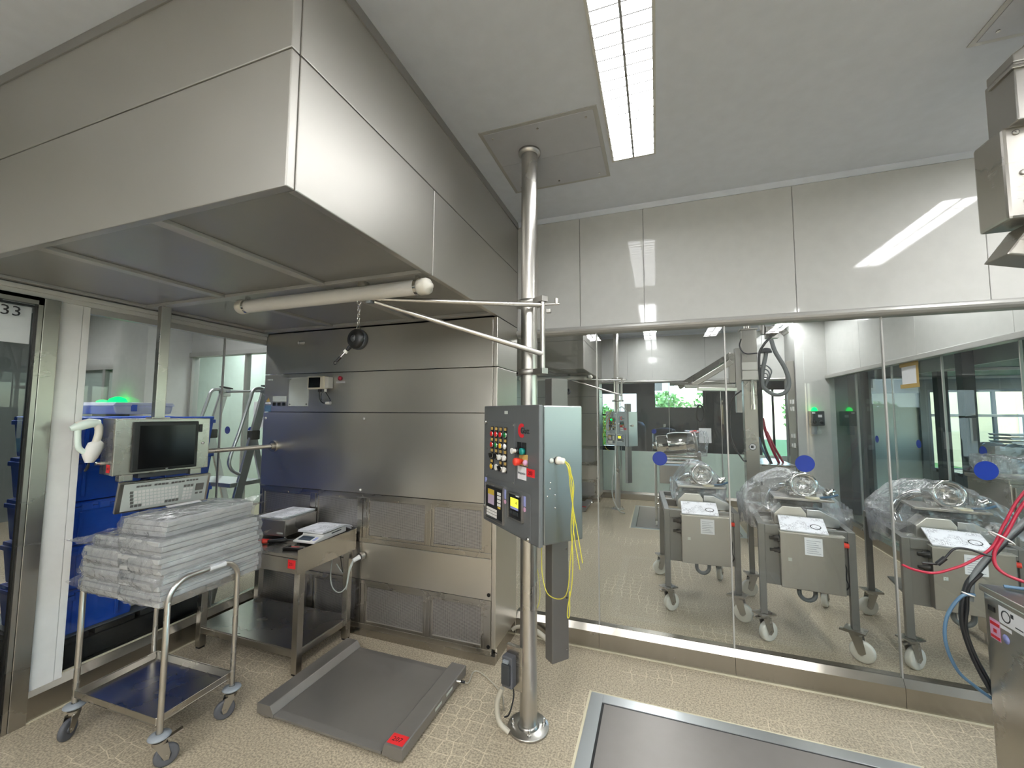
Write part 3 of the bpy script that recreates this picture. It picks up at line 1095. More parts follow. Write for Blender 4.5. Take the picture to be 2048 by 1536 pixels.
def control_cabinet():
    t = thing('control_cabinet', 'grey steel control cabinet with push buttons and yellow display, fixed to the pole', 'cabinet', (-.434, 1.54, CB), RZ)
    # own frame: x along the door away from its hinge edge, y out of the door, z up from the cabinet base
    H = CT - CB
    z = lambda v: v - CB
    Pt = lambda n, m, mt, **k: part(n, m, mt, t, w=False, **k)
    Pt('body', MB().box(.004, -CD, .004, CW - .004, -.024, H - .002), 'cabinet_steel', bev=.006)
    door = Pt('door', MB().box(0, -.020, 0, CW, 0, H), 'cabinet_front', bev=.005)
    Pt('door_gasket', MB().box(.006, -.025, .008, CW - .006, -.019, H - .008), 'black_plastic')
    inner = Pt('button_panel', MB().box(.188, 0, z(1.296), .462, .003, z(1.556)), 'cabinet_front', bev=.001)
    for sx in (.196, .455):
        for sz in (z(1.303), z(1.43), z(1.549)):
            Pt('screw', MB().cyl((sx, .003, sz), (sx, .0055, sz), .004, n=8), 'steel')
    cols = [['red', 'red', 'red', 'green'], ['red', 'green', 'yellow', 'white'], ['sel', 'sel', 'sw', 'sw'], ['yel', 'cap', 'sel', 'sw']]
    for i in range(4):
        for j in range(4):
            x, zz = .400 - j * .0445, z(1.503) - i * .0505
            k = cols[i][j]
            if k == 'cap':
                Pt('blanking_cap', MB().cyl((x, .003, zz), (x, .008, zz), .014, n=18), 'white_plastic')
                continue
            holder = Pt('button_holder', MB().box(x - .014, .003, zz - .016, x + .014, .006, zz + .034), 'black_plastic', bev=.002)
            part('legend', MB().box(x - .010, .006, zz + .018, x + .010, .0068, zz + .031), 'tan_tape', holder, w=False)
            part('bezel_ring', MB().lathe([(.0125, .006), (.0142, .006), (.0142, .009), (.012, .010)], (x, 0, zz), (0, 1, 0), 20), 'chrome', holder, w=False)
            if k in ('red', 'green', 'yellow', 'white', 'yel'):
                mt = {'red': 'red_button', 'green': 'green_button', 'yellow': 'yellow_button', 'white': 'white_button', 'yel': 'yellow_button'}[k]
                part('button_cap', MB().lathe([(0, .006), (.012, .006), (.012, .011), (.009, .0135), (0, .0145)], (x, 0, zz), (0, 1, 0), 18), mt, holder, w=False)
            else:
                m = MB().cyl((x, .006, zz), (x, .012, zz), .011, n=18)
                ang = R(35 if k == 'sel' else 0)
                m.obox((x, .016, zz), (.007, .010, .022), Matrix.Rotation(ang, 3, 'Y'))
                part('selector_knob', m, 'black_plastic' if k == 'sel' else 'white_plastic', holder, w=False)
    for sx, sz in ((.474, 1.557), (.474, 1.155), (.075, 1.10)):
        Pt('door_lock', MB().lathe([(0, 0), (.009, 0), (.009, .006), (.005, .010), (0, .010)], (sx, 0, z(sz)), (0, 1, 0), 14), 'chrome')
    Pt('top_label', MB().box(.255, 0, z(1.596), .285, .001, z(1.610)), 'label_grey')
    # red ring segment and lettering
    pts = arc((0, 0, 0), .030, R(55), R(305), 20, (1, 0, 0), (0, 0, 1))
    pin = arc((.006, 0, 0), .016, R(305), R(55), 20, (1, 0, 0), (0, 0, 1))
    Pt('red_logo', MB().prism([(-p.x, p.z) for p in pts + pin], (.132, .0008, z(1.528)), (1, 0, 0), (0, 0, 1), (0, -.0008, 0)), 'logo_red')
    text('Glatt', .033, (.104, .0012, z(1.527)), (-1, 0, 0), (0, 0, 1), 'black_ink', t, 'lettering', w=False)
    # key switch row
    for x, mt in ((.150, 'black_plastic'), (.110, 'teal_button')):
        h = Pt('button_holder', MB().box(x - .016, 0, z(1.428), x + .016, .004, z(1.480)), 'black_plastic', bev=.002)
        part('button_cap', MB().lathe([(0, .004), (.014, .004), (.014, .018), (.010, .020), (0, .020)], (x, 0, z(1.444)), (0, 1, 0), 18), mt, h, w=False)
    Pt('key_switch', MB().cyl((.15, .02, z(1.444)), (.15, .034, z(1.444)), .008, n=14).cyl((.15, .034, z(1.444)), (.15, .039, z(1.444)), .012, n=16), 'white_plastic')
    # emergency stop
    h = Pt('stop_plate', MB().box(.082, 0, z(1.385), .146, .004, z(1.432)), 'tan_tape', bev=.002)
    part('stop_button', MB().lathe([(0, .004), (.011, .004), (.011, .016), (.016, .018), (.016, .038), (.013, .042), (0, .042)], (.122, 0, z(1.402)), (0, 1, 0), 22), 'red_knob', h, w=False)
    part('side_button', MB().lathe([(0, .004), (.012, .004), (.012, .012), (.006, .018), (0, .018)], (.088, 0, z(1.40)), (0, 1, 0), 16), 'pink', h, w=False)
    Pt('paper_label', MB().box(.094, 0, z(1.327), .164, .0008, z(1.380)), 'white_paper', label='white label with a printed line')
    text('Integration', .0135, (.129, .0014, z(1.353)), (-1, 0, 0), (0, 0, 1), 'dark_grey', t, 'lettering', w=False)
    Pt('inventory_sticker', MB().box(.030, 0, z(1.346), .091, .0008, z(1.378)), 'red_paper', label='red sticker with a number')
    text('203', .022, (.062, .0014, z(1.361)), (-1, 0, 0), (0, 0, 1), 'black_ink', t, 'lettering', w=False)
    # lower step panel
    Pt('lower_panel', MB().box(.058, 0, z(1.094), .462, .003, z(1.279)), 'cabinet_front', bev=.002)
    fr = Pt('controller_frame', MB().frame(.276, z(1.107), .458, z(1.272), .006, .003, .012), 'steel_dark', bev=.001)
    part('controller', MB().box(.283, .003, z(1.120), .455, .010, z(1.258)), 'black_plastic', fr, w=False, bev=.002)
    part('chart_display', MB().box(.364, .010, z(1.178), .428, .0105, z(1.246)), 'display_mauve', fr, w=False)
    part('chart_strip', MB().box(.364, .0105, z(1.222), .428, .011, z(1.246)), 'display_gold', fr, w=False)
    for k in range(4):
        part('side_key', MB().box(.298, .010, z(1.182 + k * .0165), .330, .012, z(1.194 + k * .0165)), 'white_plastic', fr, w=False)
    for k in range(3):
        part('key_strip', MB().box(.336, .010, z(1.124 + k * .0135), .440, .012, z(1.1345 + k * .0135)), 'white_plastic', fr, w=False)
    part('key_cap', MB().box(.30, .010, z(1.172), .326, .0115, z(1.180)), 'display_gold', fr, w=False)
    for x in (.395, .44):
        part('tag_label', MB().box(x - .017, .003, z(1.262), x + .017, .004, z(1.270)), 'white_paper', fr, w=False)
    fr = Pt('terminal_frame', MB().frame(.109, z(1.155), .229, z(1.266), .007, .003, .014), 'steel_dark', bev=.001)
    part('terminal', MB().box(.122, .003, z(1.166), .218, .011, z(1.254)), 'black_plastic', fr, w=False, bev=.002)
    part('yellow_display', MB().box(.140, .011, z(1.208), .206, .0116, z(1.244)), 'lcd_yellow', fr, w=False)
    text('4', .020, (.156, .0126, z(1.226)), (-1, 0, 0), (0, 0, 1), 'black_ink', fr, 'digit', w=False)
    part('blue_strip', MB().box(.140, .011, z(1.198), .206, .0116, z(1.2075)), 'lilac', fr, w=False)
    for k in range(4):
        part('function_key', MB().box(.143 + k * .017, .011, z(1.176), .154 + k * .017, .0125, z(1.190)), 'dark_grey', fr, w=False)
    part('tag_label', MB().box(.132, .0115, z(1.2545), .160, .013, z(1.263)), 'white_paper', fr, w=False)
    for x, zz in ((.268, 1.236), (.101, 1.236), (.470, 1.262)):
        Pt('seal_label', MB().box(x - .007, 0, z(zz - .012), x + .007, .004, z(zz + .028)), 'lilac')
        Pt('seal_label', MB().cyl((x, .001, z(zz - .025)), (x, .0042, z(zz - .025)), .009, n=14), 'pink')
    # near side: gland, screws
    gy = -.09
    Pt('cable_gland', MB().lathe([(0, 0), (.016, 0), (.016, .012), (.013, .014), (.013, .03), (.008, .034), (0, .034)], (.004, gy, z(1.413)), (-1, -.35, 0), 12), 'cream_nylon')
    Pt('blind_plug', MB().lathe([(0, 0), (.010, 0), (.010, .005), (.004, .009), (0, .009)], (.004, gy + .03, z(1.414)), (-1, 0, 0), 14), 'label_grey')
    for sy, sz in ((-.056, 1.329), (-.054, 1.304), (-.042, 1.277), (-.078, 1.279), (-.078, 1.23)):
        Pt('side_screw', MB().lathe([(0, 0), (.004, 0), (.003, .003), (0, .0035)], (.004, sy, z(sz)), (-1, 0, 0), 10), 'chrome')
    Pt('pole_clamp', MB().box(.31, -CD - .05, .08, .45, -CD, .12).box(.31, -CD - .05, .42, .45, -CD, .46), 'steel', bev=.003)
    # square duct beside the pole, above and below the cabinet
    Pt('cable_duct', MB().box(.242, -CD - .105, z(.475), .298, -CD - .012, z(1.765)), 'duct_grey', bev=.003)
    Pt('duct_screws', MB().cyl((.2415, -CD - .092, z(.52)), (.239, -CD - .092, z(.52)), .004, n=8).cyl((.2415, -CD - .092, z(.75)), (.239, -CD - .092, z(.75)), .004, n=8)
       .cyl((.2415, -CD - .092, z(.97)), (.239, -CD - .092, z(.97)), .004, n=8), 'chrome')
    return t


CC1 = control_cabinet()
CC2 = dup(CC1, (0, PER, 0), 'grey control cabinet with green lamp on the pole of the room beyond the glass')
single('indicator_light', MB().lathe([(0, 0), (.014, 0), (.014, .012), (.008, .018), (0, .019)], Vector((-.434, 1.54 + PER, 1.503)) + DL * .355 - Vector((math.cos(CR), math.sin(CR), 0)) * .008, (-math.cos(CR), -math.sin(CR), 0), 16),
       'led_green', 'lit green indicator on the control cabinet beyond the glass', 'light')

# yellow-green earth wires hanging from the gland
def wire(pts, r=.0022, k=6):
    return MB().tube(smoothpath(pts, k), r, 7)


g0 = Vector((-.434, 1.54, 0)) + Vector((math.cos(CR), math.sin(CR), 0)) * .09 + Vector((.030, -.005, 1.413))
wires = [
    [(0, 0, 0), (.020, -.004, -.022), (.026, -.002, -.09), (.030, 0, -.17), (.044, .004, -.26), (.064, .008, -.385)],
    [(0, 0, -.002), (.017, -.003, -.03), (.034, -.004, -.09), (.028, 0, -.19), (.036, .002, -.30), (.054, .006, -.41)],
    [(0, 0, -.003), (.014, -.003, -.035), (.022, -.002, -.12), (.034, .0, -.22), (.020, .0, -.36), (-.004, .02, -.52), (-.09, .09, -.56), (-.125, .12, -.50), (-.13, .125, -.42), (-.13, .125, -.33)],
    [(0, 0, -.003), (.016, -.003, -.032), (.030, -.002, -.13), (.022, .0, -.25), (.028, .0, -.36), (.022, .01, -.47), (.004, .02, -.56), (.002, .02, -.60), (.010, .02, -.59), (.012, .015, -.50)],
]
for i, (p, lb) in enumerate(zip(wires, ('yellow-green earth wire from the cabinet gland, ending furthest out', 'yellow-green earth wire from the cabinet gland, with a kinked loose end',
                                        'yellow-green earth wire looping back under the control cabinet to the pole', 'yellow-green earth wire hanging lowest, bent double below the cabinet'))):
    single('earth_wire', wire([g0 + Vector(q) for q in p], .0020), 'earth_wire', lb, 'wire', 'earth wires from the cabinet gland', loc=tuple(g0))


def swing_arm():
    t = thing('swing_arm', 'triangular stainless steel swing arm clamped to the pole above the cabinet', 'bracket', (PX, PY, 1.80))
    vx, vy = -.556, 2.045
    tip = Vector((-1.352, 1.672, 2.170))
    P = 'chrome'
    part('hinge_tube', MB().cyl((vx, vy, 1.83), (vx, vy, 2.20), .0125), 'pole_steel', t)
    part('upper_tube', MB().cyl((vx, vy, 2.168), tip + Vector((0, 0, .004)), .0125), 'pole_steel', t)
    part('lower_tube', MB().cyl((vx, vy, 1.908), tip + Vector((.02, .01, -.012)), .0135), 'pole_steel', t)
    d = Vector((vx - PX, vy - PY, 0)).normalized()
    q = Vector((-d.y, d.x, 0))
    for z0 in (2.185, 1.805):
        m = MB()
        ring = arc((PX, PY, z0), .062, 0, 2 * PI, 28, (1, 0, 0), (0, 1, 0))
        m.lathe([(.046, 0), (.060, 0), (.060, .03), (.046, .03)], (PX, PY, z0), n=30)
        m.beam(Vector((PX, PY, z0 + .015)) + d * .05, Vector((vx, vy, z0 + .015)) + d * .018, .04, .028)
        m.obox(Vector((PX, PY, z0 + .015)) - d * .066, (.03, .05, .03), Matrix((d, q, Vector((0, 0, 1)))).transposed())
        part('pole_clamp', m, 'steel_dark', t)
        part('clamp_screw', MB().cyl(Vector((PX, PY, z0 + .015)) - d * .07 - q * .03, Vector((PX, PY, z0 + .015)) - d * .07 + q * .03, .006, n=8), 'black_plastic', t)
    s = Vector((vx, vy, 2.172))
    part('stop_handle', MB().tube([s, s + Vector((.05, .012, 0)), s + Vector((.085, .02, 0))], .006, 8).cyl(s + Vector((.07, .017, 0)), s + Vector((.07, .017, .03)), .010, n=12), 'pole_steel', t)
    part('stop_block', MB().obox(s + Vector((.03, .01, -.035)), (.025, .02, .022)), 'steel_dark', t, .003)
    part('end_bracket', MB().obox(tip + Vector((-.012, -.005, .022)), (.085, .018, .05), Matrix.Rotation(R(25), 3, 'Z')).obox(tip + Vector((-.005, 0, -.006)), (.03, .03, .03)), 'grey_plastic', t, .004)
    return t


SA1 = swing_arm()
SA2 = dup(SA1, (0, PER, 0), 'stainless steel swing arm on the pole of the room beyond the glass')


def balancer():
    c = Vector((-1.405, 1.65, 1.965))
    t = thing('spring_balancer', 'round black spring balancer hanging on a short chain from the swing arm', 'balancer', tuple(c))
    ax = Vector((-.1, -1, .05)).normalized()
    part('drum', MB().lathe([(0, -.026), (.044, -.026), (.050, -.018), (.050, .018), (.044, .026), (.02, .029), (0, .029)], c, ax, 30), 'black_plastic', t)
    part('hub', MB().lathe([(0, .028), (.018, .028), (.016, .033), (0, .034)], c, ax, 18), 'dark_grey', t)
    part('rim_band', MB().lathe([(.050, -.008), (.052, -.008), (.052, .008), (.050, .008)], c, ax, 30), 'dark_grey', t)
    m = MB()
    for k in range(5):
        cc = c + Vector((0, 0, .085 + k * .021))
        e = Vector((1, 0, 0)) if k % 2 else Vector((0, 1, 0))
        m.tube(arc(cc, .013, 0, 2 * PI, 12, e * .5, (0, 0, 1))[:-1], .0018, 6, True)
    part('chain', m, 'chrome', t)
    part('hook', MB().tube([c + Vector((-.014, 0, .045)), c + Vector((0, 0, .085)), c + Vector((.014, 0, .045))], .0025, 8), 'chrome', t)
    part('top_ring', MB().tube(arc(c + Vector((0, 0, .19)), .012, 0, 2 * PI, 14, (1, 0, 0), (0, 0, 1))[:-1], .003, 8, True), 'chrome', t)
    a = c + Vector((-.035, -.01, -.035))
    b = c + Vector((-.082, -.03, -.095))
    d = (b - a).normalized()
    part('cable_guide', MB().cyl(a, a + d * .028, .011, .008, 12), 'black_plastic', t)
    part('stop_ring', MB().cyl(a + d * .028, a + d * .042, .011, n=14), 'white_plastic', t)
    part('pull_cable', MB().cyl(a + d * .04, b, .0022, n=8), 'chrome', t)
    part('snap_hook', MB().cyl(b - d * .006, b + d * .022, .008, .006, 10).tube(arc(b + d * .032, .009, 0, 2 * PI, 12, (1, 0, 0), (0, 0, 1))[:-1], .002, 6, True), 'black_plastic', t)
    return t


SB1 = balancer()
dup(SB1, (0, PER, 0), 'black spring balancer hanging from the swing arm beyond the glass')

# socket box at the foot of the pole
SX, SY = -.735, 2.075
t = thing('socket_box', 'grey electrical socket box with hinged cover at the foot of the pole', 'socket', (SX, SY, .2))
rm = Matrix.Rotation(R(-12), 3, 'Z')
part('back_plate', MB().obox((SX + .02, SY + .012, .295), (.095, .022, .215), rm), 'steel', t, .004)
part('box', MB().obox((SX - .004, SY - .008, .285), (.062, .05, .15), rm), 'rubber_grey', t, .006)
c = Vector((SX, SY, .28)) + rm @ Vector((-.004, -.042, 0))
part('cover', MB().obox(c, (.05, .014, .10), rm), 'dark_grey', t, .006)
part('cable_clip', MB().obox(c + Vector((0, 0, .062)), (.03, .014, .014), rm), 'grey_plastic', t, .002)
part('box_wire', MB().tube(smoothpath([(SX + .012, SY + .005, .21), (SX + .016, SY, .15), (SX + .0, SY - .02, .08), (SX - .025, SY - .02, .06)]), .004, 8), 'cable_black', t)
single('connector_hose', MB().tube(smoothpath([(SX - .035, SY - .03, .205), (SX - .06, SY - .035, .13), (SX - .045, SY - .045, .05), (SX + .01, SY - .05, .016)]), .013, 10), 'cable_grey',
       'beige cable sleeve curving from the socket box down to the pole flange', 'cable')
single('floor_cable', MB().tube(smoothpath([(-1.095, 2.25, .05), (-1.075, 2.29, .02), (-1.10, 2.41, .006), (-1.06, 2.425, .005), (-.95, 2.36, .005), (-.86, 2.28, .005), (-.82, 2.20, .006), (-.79, 2.12, .05), (SX - .038, SY - .035, .20)]), .0042, 8), 'cable_grey',
       'thin beige cable running over the floor from the floor scale to the socket box', 'cable')
t = thing('plug_coupling', 'white cable coupling lying at the foot of the booth corner by the glass', 'plug', (-.90, 2.86, .06))
part('body', MB().cyl((-.93, 2.85, .10), (-.88, 2.86, .095), .026, .020, 16), 'cream_nylon', t)
part('nut', MB().cyl((-.885, 2.86, .095), (-.855, 2.865, .088), .028, n=8), 'white_plastic', t)
part('cable', MB().tube(smoothpath([(-.855, 2.865, .088), (-.80, 2.875, .06), (-.75, 2.87, .03), (-.70, 2.85, .012)]), .018, 10).tube(smoothpath([(-.93, 2.85, .10), (-.97, 2.845, .09), (-.995, 2.84, .07)]), .012, 10), 'cable_grey', t)
single('wall_wire', MB().tube(smoothpath([(-.775, 2.885, 1.10), (-.86, 2.89, .96), (-.885, 2.89, .80), (-.87, 2.89, .58), (-.82, 2.88, .48), (-.70, 2.5, .46), (-.67, 2.16, .47)]), .0028, 6), 'earth_wire',
       'thin yellow wire looping behind the pole in front of the glass wall', 'wire')

# ------------------------------------------------------------------ trolley with wrapped slabs
def caster(t, x, y, turn, brake=False, r=.047, zt=.150):
    """swivel caster with a bumper disc, in the trolley's own frame"""
    c, s = math.cos(turn), math.sin(turn)
    d = Vector((c, s, 0))
    q = Vector((-s, c, 0))
    p = Vector((x, y, 0))
    ax = p + d * .028 + Vector((0, 0, r))
    f = MB()
    f.cyl(p + Vector((0, 0, .112)), p + Vector((0, 0, zt)), .012, n=12).cyl(p + Vector((0, 0, .108)), p + Vector((0, 0, .122)), .026, n=20)
    for k in (-1, 1):
        o = p + q * (.016 * k)
        f.prism([(-.018, .108), (.030, .108), (.042, r + .012), (.036, r - .014), (.020, r - .012)], o, d, (0, 0, 1), q * (.003 * k))
    f.cyl(ax - q * .021, ax + q * .021, .006, n=10)
    fork = part('caster', f, 'steel', t, w=False)
    part('wheel', MB().lathe([(.018, -.011), (r * .8, -.011), (r - .002, -.009), (r, -.004), (r, .004), (r - .002, .009), (r * .8, .011), (.018, .011)], ax, q, 28).lathe([(0, -.013), (.016, -.013), (.016, .013), (0, .013)], ax, q, 16), 'rubber_grey', fork, w=False)
    part('bumper_disc', MB().lathe([(.014, 0), (.040, -.002), (.044, .003), (.040, .009), (.018, .016), (.014, .016)], p + Vector((0, 0, zt - .012)), n=26), 'grey_plastic', fork, w=False)
    if brake:
        part('brake_lever', MB().beam(p + Vector((0, 0, .118)) + d * .02, p + Vector((0, 0, .135)) + d * .085, .022, .006), 'steel', fork, w=False)


TX, TY, TR = -2.455, 1.472, R(1.5)
t = thing('shelf_trolley', 'two-shelf stainless trolley with tubular handles on grey casters, loaded with wrapped slabs', 'trolley', (TX, TY, 0), TR)
a, b = .308, .170
for sx in (-1, 1):
    x = a * sx
    rr = .095
    path = [Vector((x, -b, .15)), Vector((x, -b, .45)), Vector((x, -b, .715))] + arc((x, -b + rr, .715), rr, PI, PI / 2, 10, (0, 1, 0), (0, 0, 1)) + [Vector((x, 0, .715 + rr))] + \
        arc((x, b - rr, .715), rr, PI / 2, 0, 10, (0, 1, 0), (0, 0, 1)) + [Vector((x, b, .45)), Vector((x, b, .15))]
    part('handle_frame', MB().tube(path, .0125, 14), 'pole_steel', t, w=False)
part('handle_label', MB().tube([(a, .012, .715 + .095), (a, .095, .713 + .095)], .0140, 14), 'white_paper', t, w=False, label='white paper sleeve on the handle')
for z, nm in ((.185, 'lower_shelf'), (.695, 'upper_shelf')):
    m = MB().box(-a + .012, -b - .012, z, a - .012, b + .012, z + .005)
    for x0, y0, x1, y1 in ((-a + .012, -b - .012, a - .012, -b - .009), (-a + .012, b + .009, a - .012, b + .012), (-a + .012, -b - .009, -a + .015, b + .009), (a - .015, -b - .009, a - .012, b + .009)):
        m.box(x0, y0, z + .005, x1, y1, z + .035)
    # sloping inner rim
    for sx in (-1, 1):
        m.prism([(0, .005), (.02, .005), (.0, .03)], (sx * (a - .015), -b, z), (-sx, 0, 0), (0, 0, 1), (0, 2 * b, 0))
    for sy in (-1, 1):
        m.prism([(0, .005), (.02, .005), (.0, .03)], (-a + .02, sy * (b + .009), z), (0, -sy, 0), (0, 0, 1), (2 * a - .04, 0, 0))
    part(nm, m, 'steel', t, .0015, 1, w=False)
for (x, y, tn, bk) in ((-a, -b, R(-65), False), (a, -b, R(62), True), (a, b, R(-120), False), (-a, b, R(40), False)):
    caster(t, x, y, tn, bk)

ORDN = ['lowest', 'second', 'third', 'fourth', 'fifth', 'sixth', 'seventh', 'eighth', 'ninth', 'tenth', 'eleventh', 'twelfth', 'thirteenth', 'fourteenth']
slab_src = {}


def slab(x, y, z, w, l, h, rz, label):
    key = (round(w, 3), round(l, 3), round(h, 3))
    if key not in slab_src:
        o = single('grey_slab', MB().box(-w / 2, -l / 2, 0, w / 2, l / 2, h), 'plate_slab', label, 'slab', 'grey slabs wrapped in clear film', .0025)
        slab_src[key] = o
    else:
        s = slab_src[key]
        o = s.copy()
        COL.objects.link(o)
        o['label'] = label
    o.location = (x, y, z)
    o.rotation_euler = (0, 0, rz)
    return o


th = .0222
zb = .704
for k in range(12):
    slab(-2.303 + rnd.uniform(-.006, .006) - (.014 if k > 8 else 0), 1.535 + rnd.uniform(-.012, .012) - (.01 if 5 < k < 9 else 0), zb + k * (th + .0022), .285, .50, th, R(1.5 + rnd.uniform(-1, 1)),
         '%s grey slab from the shelf in the taller wrapped pile beside the white handle sleeve' % ORDN[k])
for k in range(9):
    slab(-2.605 + rnd.uniform(-.008, .008), 1.53 + rnd.uniform(-.014, .014), zb + k * (th + .0022), .275, .50, th, R(1.5 + rnd.uniform(-1.2, 1.2)),
         '%s grey slab from the shelf in the lower wrapped pile beside the white wall panel' % ORDN[k])
zt = zb + 12 * (th + .0022) + .006
for k in range(3):
    slab(-2.375 + .006 * k, 1.545, zt + k * (th + .0022), .285, .47, th, R(5), '%s slab of the three in the topmost bag, under a white label' % ['bottom', 'middle', 'top'][k])
zs = zb + 9 * (th + .0022) + .004
for k in range(2):
    slab(-2.585, 1.545, zs + k * (th + .0022), .265, .48, th, R(3.5), '%s slab of the pair in the bag with a pointed film end' % ['lower', 'upper'][k])


def bag(x, y, z0, z1, w, l, rz, seed, label, flaps=()):
    m = film_blob((0, 0, (z1 - z0) / 2), (w + .035, l + .05, z1 - z0 + .016), seed, .008, 18, None, 9)
    for (p, q, tip) in flaps:
        flap(m, p, q, tip, seed, 8, .02)
    o = single('plastic_bag', m, 'bag_film', label, 'bag', 'clear film bags around the slabs')
    o.location = (x, y, z0)
    o.rotation_euler = (0, 0, rz)
    return o


st = th + .0022
hz = lambda k: zb + k * st
bags = [
    (-2.303, 1.535, hz(0) + .002, hz(3), .285, .50, 1, 'clear bag around the three bottom slabs of the taller pile', [((-.13, -.26, .0), (.13, -.26, .05), (.02, -.295, .01))]),
    (-2.303, 1.535, hz(3), hz(6), .285, .50, 2, 'clear bag, second from the shelf in the taller pile', [((.10, -.26, .0), (.15, -.2, .06), (.155, -.31, .055)), ((.0, .26, 0), (.14, .26, .05), (.10, .34, .02))]),
    (-2.303, 1.530, hz(6), hz(9), .285, .50, 3, 'clear bag, third from the shelf in the taller pile', [((.02, .26, 0), (.15, .24, .06), (.13, .345, .045))]),
    (-2.317, 1.535, hz(9), hz(12), .285, .50, 4, 'clear bag, fourth from the shelf in the taller pile', [((-.14, -.26, 0), (-.02, -.26, .05), (-.05, -.30, .0)), ((.02, .26, 0), (.15, .24, .06), (.10, .33, .015))]),
    (-2.605, 1.530, hz(0) + .002, hz(3), .275, .50, 5, 'clear bag with a torn corner around the lowest slabs by the wall panel', [((-.15, -.26, .0), (-.15, -.14, .06), (-.235, -.27, .045))]),
    (-2.605, 1.530, hz(3), hz(6), .275, .50, 6, 'clear bag, second from the shelf in the lower pile', [((-.15, -.26, .0), (-.15, -.16, .05), (-.195, -.25, .03))]),
    (-2.605, 1.530, hz(6), hz(9), .275, .50, 7, 'clear bag, third from the shelf in the lower pile', []),
    (-2.585, 1.545, zs, zs + 2 * st, .265, .48, 8, 'clear bag with a long pointed end sticking out towards the wall panel', [((-.14, -.25, .0), (-.14, -.12, .06), (-.315, -.27, .012)), ((-.14, -.25, .05), (.0, -.25, .03), (-.31, -.275, .015))]),
    (-2.372, 1.545, zt, zt + 3 * st, .29, .47, 9, 'topmost clear bag with a white label and a bunched end', [((.0, .24, 0), (.15, .235, .075), (.145, .37, .06)), ((-.02, .24, .05), (.14, .24, .02), (.10, .36, .10)), ((-.15, -.25, 0), (-.15, -.1, .06), (-.235, -.19, -.004))]),
]
for (x, y, z0, z1, w, l, sd, lb, fl) in bags:
    bag(x, y, z0, z1, w, l, R(1.5 if sd < 8 else 4.5), sd, lb, fl)
lab = single('paper_label', MB().box(-.075, -.022, 0, .075, .022, .0012), 'white_paper', 'white paper label on the topmost clear bag', 'label')
lab.location = (-2.47, 1.56, zt + 3 * st + .017)
lab.rotation_euler = (R(2), R(-3), R(72))

# ------------------------------------------------------------------ steel table with two scales
TT = .722
t = thing('scale_table', 'stainless steel table with open frame, lower shelf and raised side sheet, in the booth corner', 'table', (-2.55, 2.25, 0))
X0, X1, Y0, Y1 = -2.985, -2.085, 1.985, 2.495
part('table_top', MB().box(X0, Y0, TT - .02, X1 - .004, Y1, TT), 'steel', t, .002)
part('front_apron', MB().box(X0, Y0 + .0, TT - .112, X1 - .004, Y0 + .02, TT - .021), 'steel', t, .002)
part('side_sheet', MB().box(X1 - .003, Y0 - .004, TT - .113, X1, Y1 + .004, TT + .034), 'steel', t)
part('back_apron', MB().box(X0, Y1 - .02, TT - .112, X1 - .004, Y1, TT - .021), 'steel', t, .002)
L = .044
for x in (X0, X1 - L - .006):
    for y in (Y0 + .022, Y1 - L - .022):
        part('leg', MB().box(x, y, .012, x + L, y + L, TT - .021), 'steel', t, .003)
        part('foot', MB().box(x + .004, y + .004, 0, x + L - .004, y + L - .004, .012), 'black_plastic', t)
for y in (Y0 + .024, Y1 - L - .020):
    part('cross_rail', MB().box(X0 + L, y, .105, X1 - L - .007, y + .04, .145), 'steel', t, .003)
for x in (X0 + .002, X1 - L - .004):
    part('side_rail', MB().box(x, Y0 + .023 + L, .105, x + .04, Y1 - L - .023, .145), 'steel', t, .003)
part('lower_shelf', MB().box(X0 + .004, Y0 + .026, .146, X1 - .01, Y1 - .026, .152), 'steel', t, .001)
part('inventory_sticker', MB().box(-2.165, Y0 - .0012, TT - .082, -2.105, Y0 - .0002, TT - .030), 'red_paper', t, label='red sticker with a number')
text('201', .026, (-2.136, Y0 - .0018, TT - .056), (1, 0, 0), (0, 0, 1), 'black_ink', t)
for x, y in ((-2.56, 2.15), (-2.255, 2.09)):
    part('inventory_sticker', MB().obox((x, y, TT + .0006), (.085, .042, .001), Matrix.Rotation(R(12), 3, 'Z')), 'red_paper', t, label='red sticker on the table top')

S1 = R(3)
t = thing('bench_scale', 'stainless steel box scale under a stack of papers, nearer the corner on the table', 'scale', (-2.60, 2.325, TT), S1)
part('housing', MB().box(-.165, -.145, .022, .165, .145, .128), 'steel', t, .004, w=False)
part('pan', MB().box(-.168, -.148, .1285, .168, .148, .132), 'steel', t, .0012, 1, w=False)
part('brand_label', MB().box(.095, -.1462, .038, .150, -.1452, .050), 'label_grey', t, w=False)
for sx in (-.14, .14):
    for sy in (-.12, .12):
        part('foot', MB().cyl((sx, sy, 0), (sx, sy, .010), .013, n=14).cyl((sx, sy, .010), (sx, sy, .022), .006, n=10), 'chrome', t, w=False)
S2 = R(4)
t = thing('tabletop_balance', 'white tabletop balance with dark display under papers, at the open side of the table', 'scale', (-2.235, 2.30, TT), S2)
part('base', MB().prism([(-.145, .012), (.175, .012), (.175, .052), (-.058, .052), (-.062, .040), (-.145, .024)], (-.085, 0, 0), (0, 1, 0), (0, 0, 1), (.17, 0, 0)), 'white_plastic', t, .004, w=False)
sl = math.atan2(.016, .083)
rot = Matrix.Rotation(sl, 3, 'X')
part('display', MB().obox((-.012, -.105, .0325), (.098, .052, .002), rot), 'display_blue', t, w=False)
part('button_row', MB().obox((.060, -.105, .0325), (.018, .04, .0022), rot), 'lilac', t, w=False)
part('pan', MB().box(-.09, -.055, .054, .09, .165, .060), 'steel', t, .001, w=False)
part('side_print', MB().box(.0852, .02, .034, .0858, .12, .042), 'dark_grey', t, w=False)
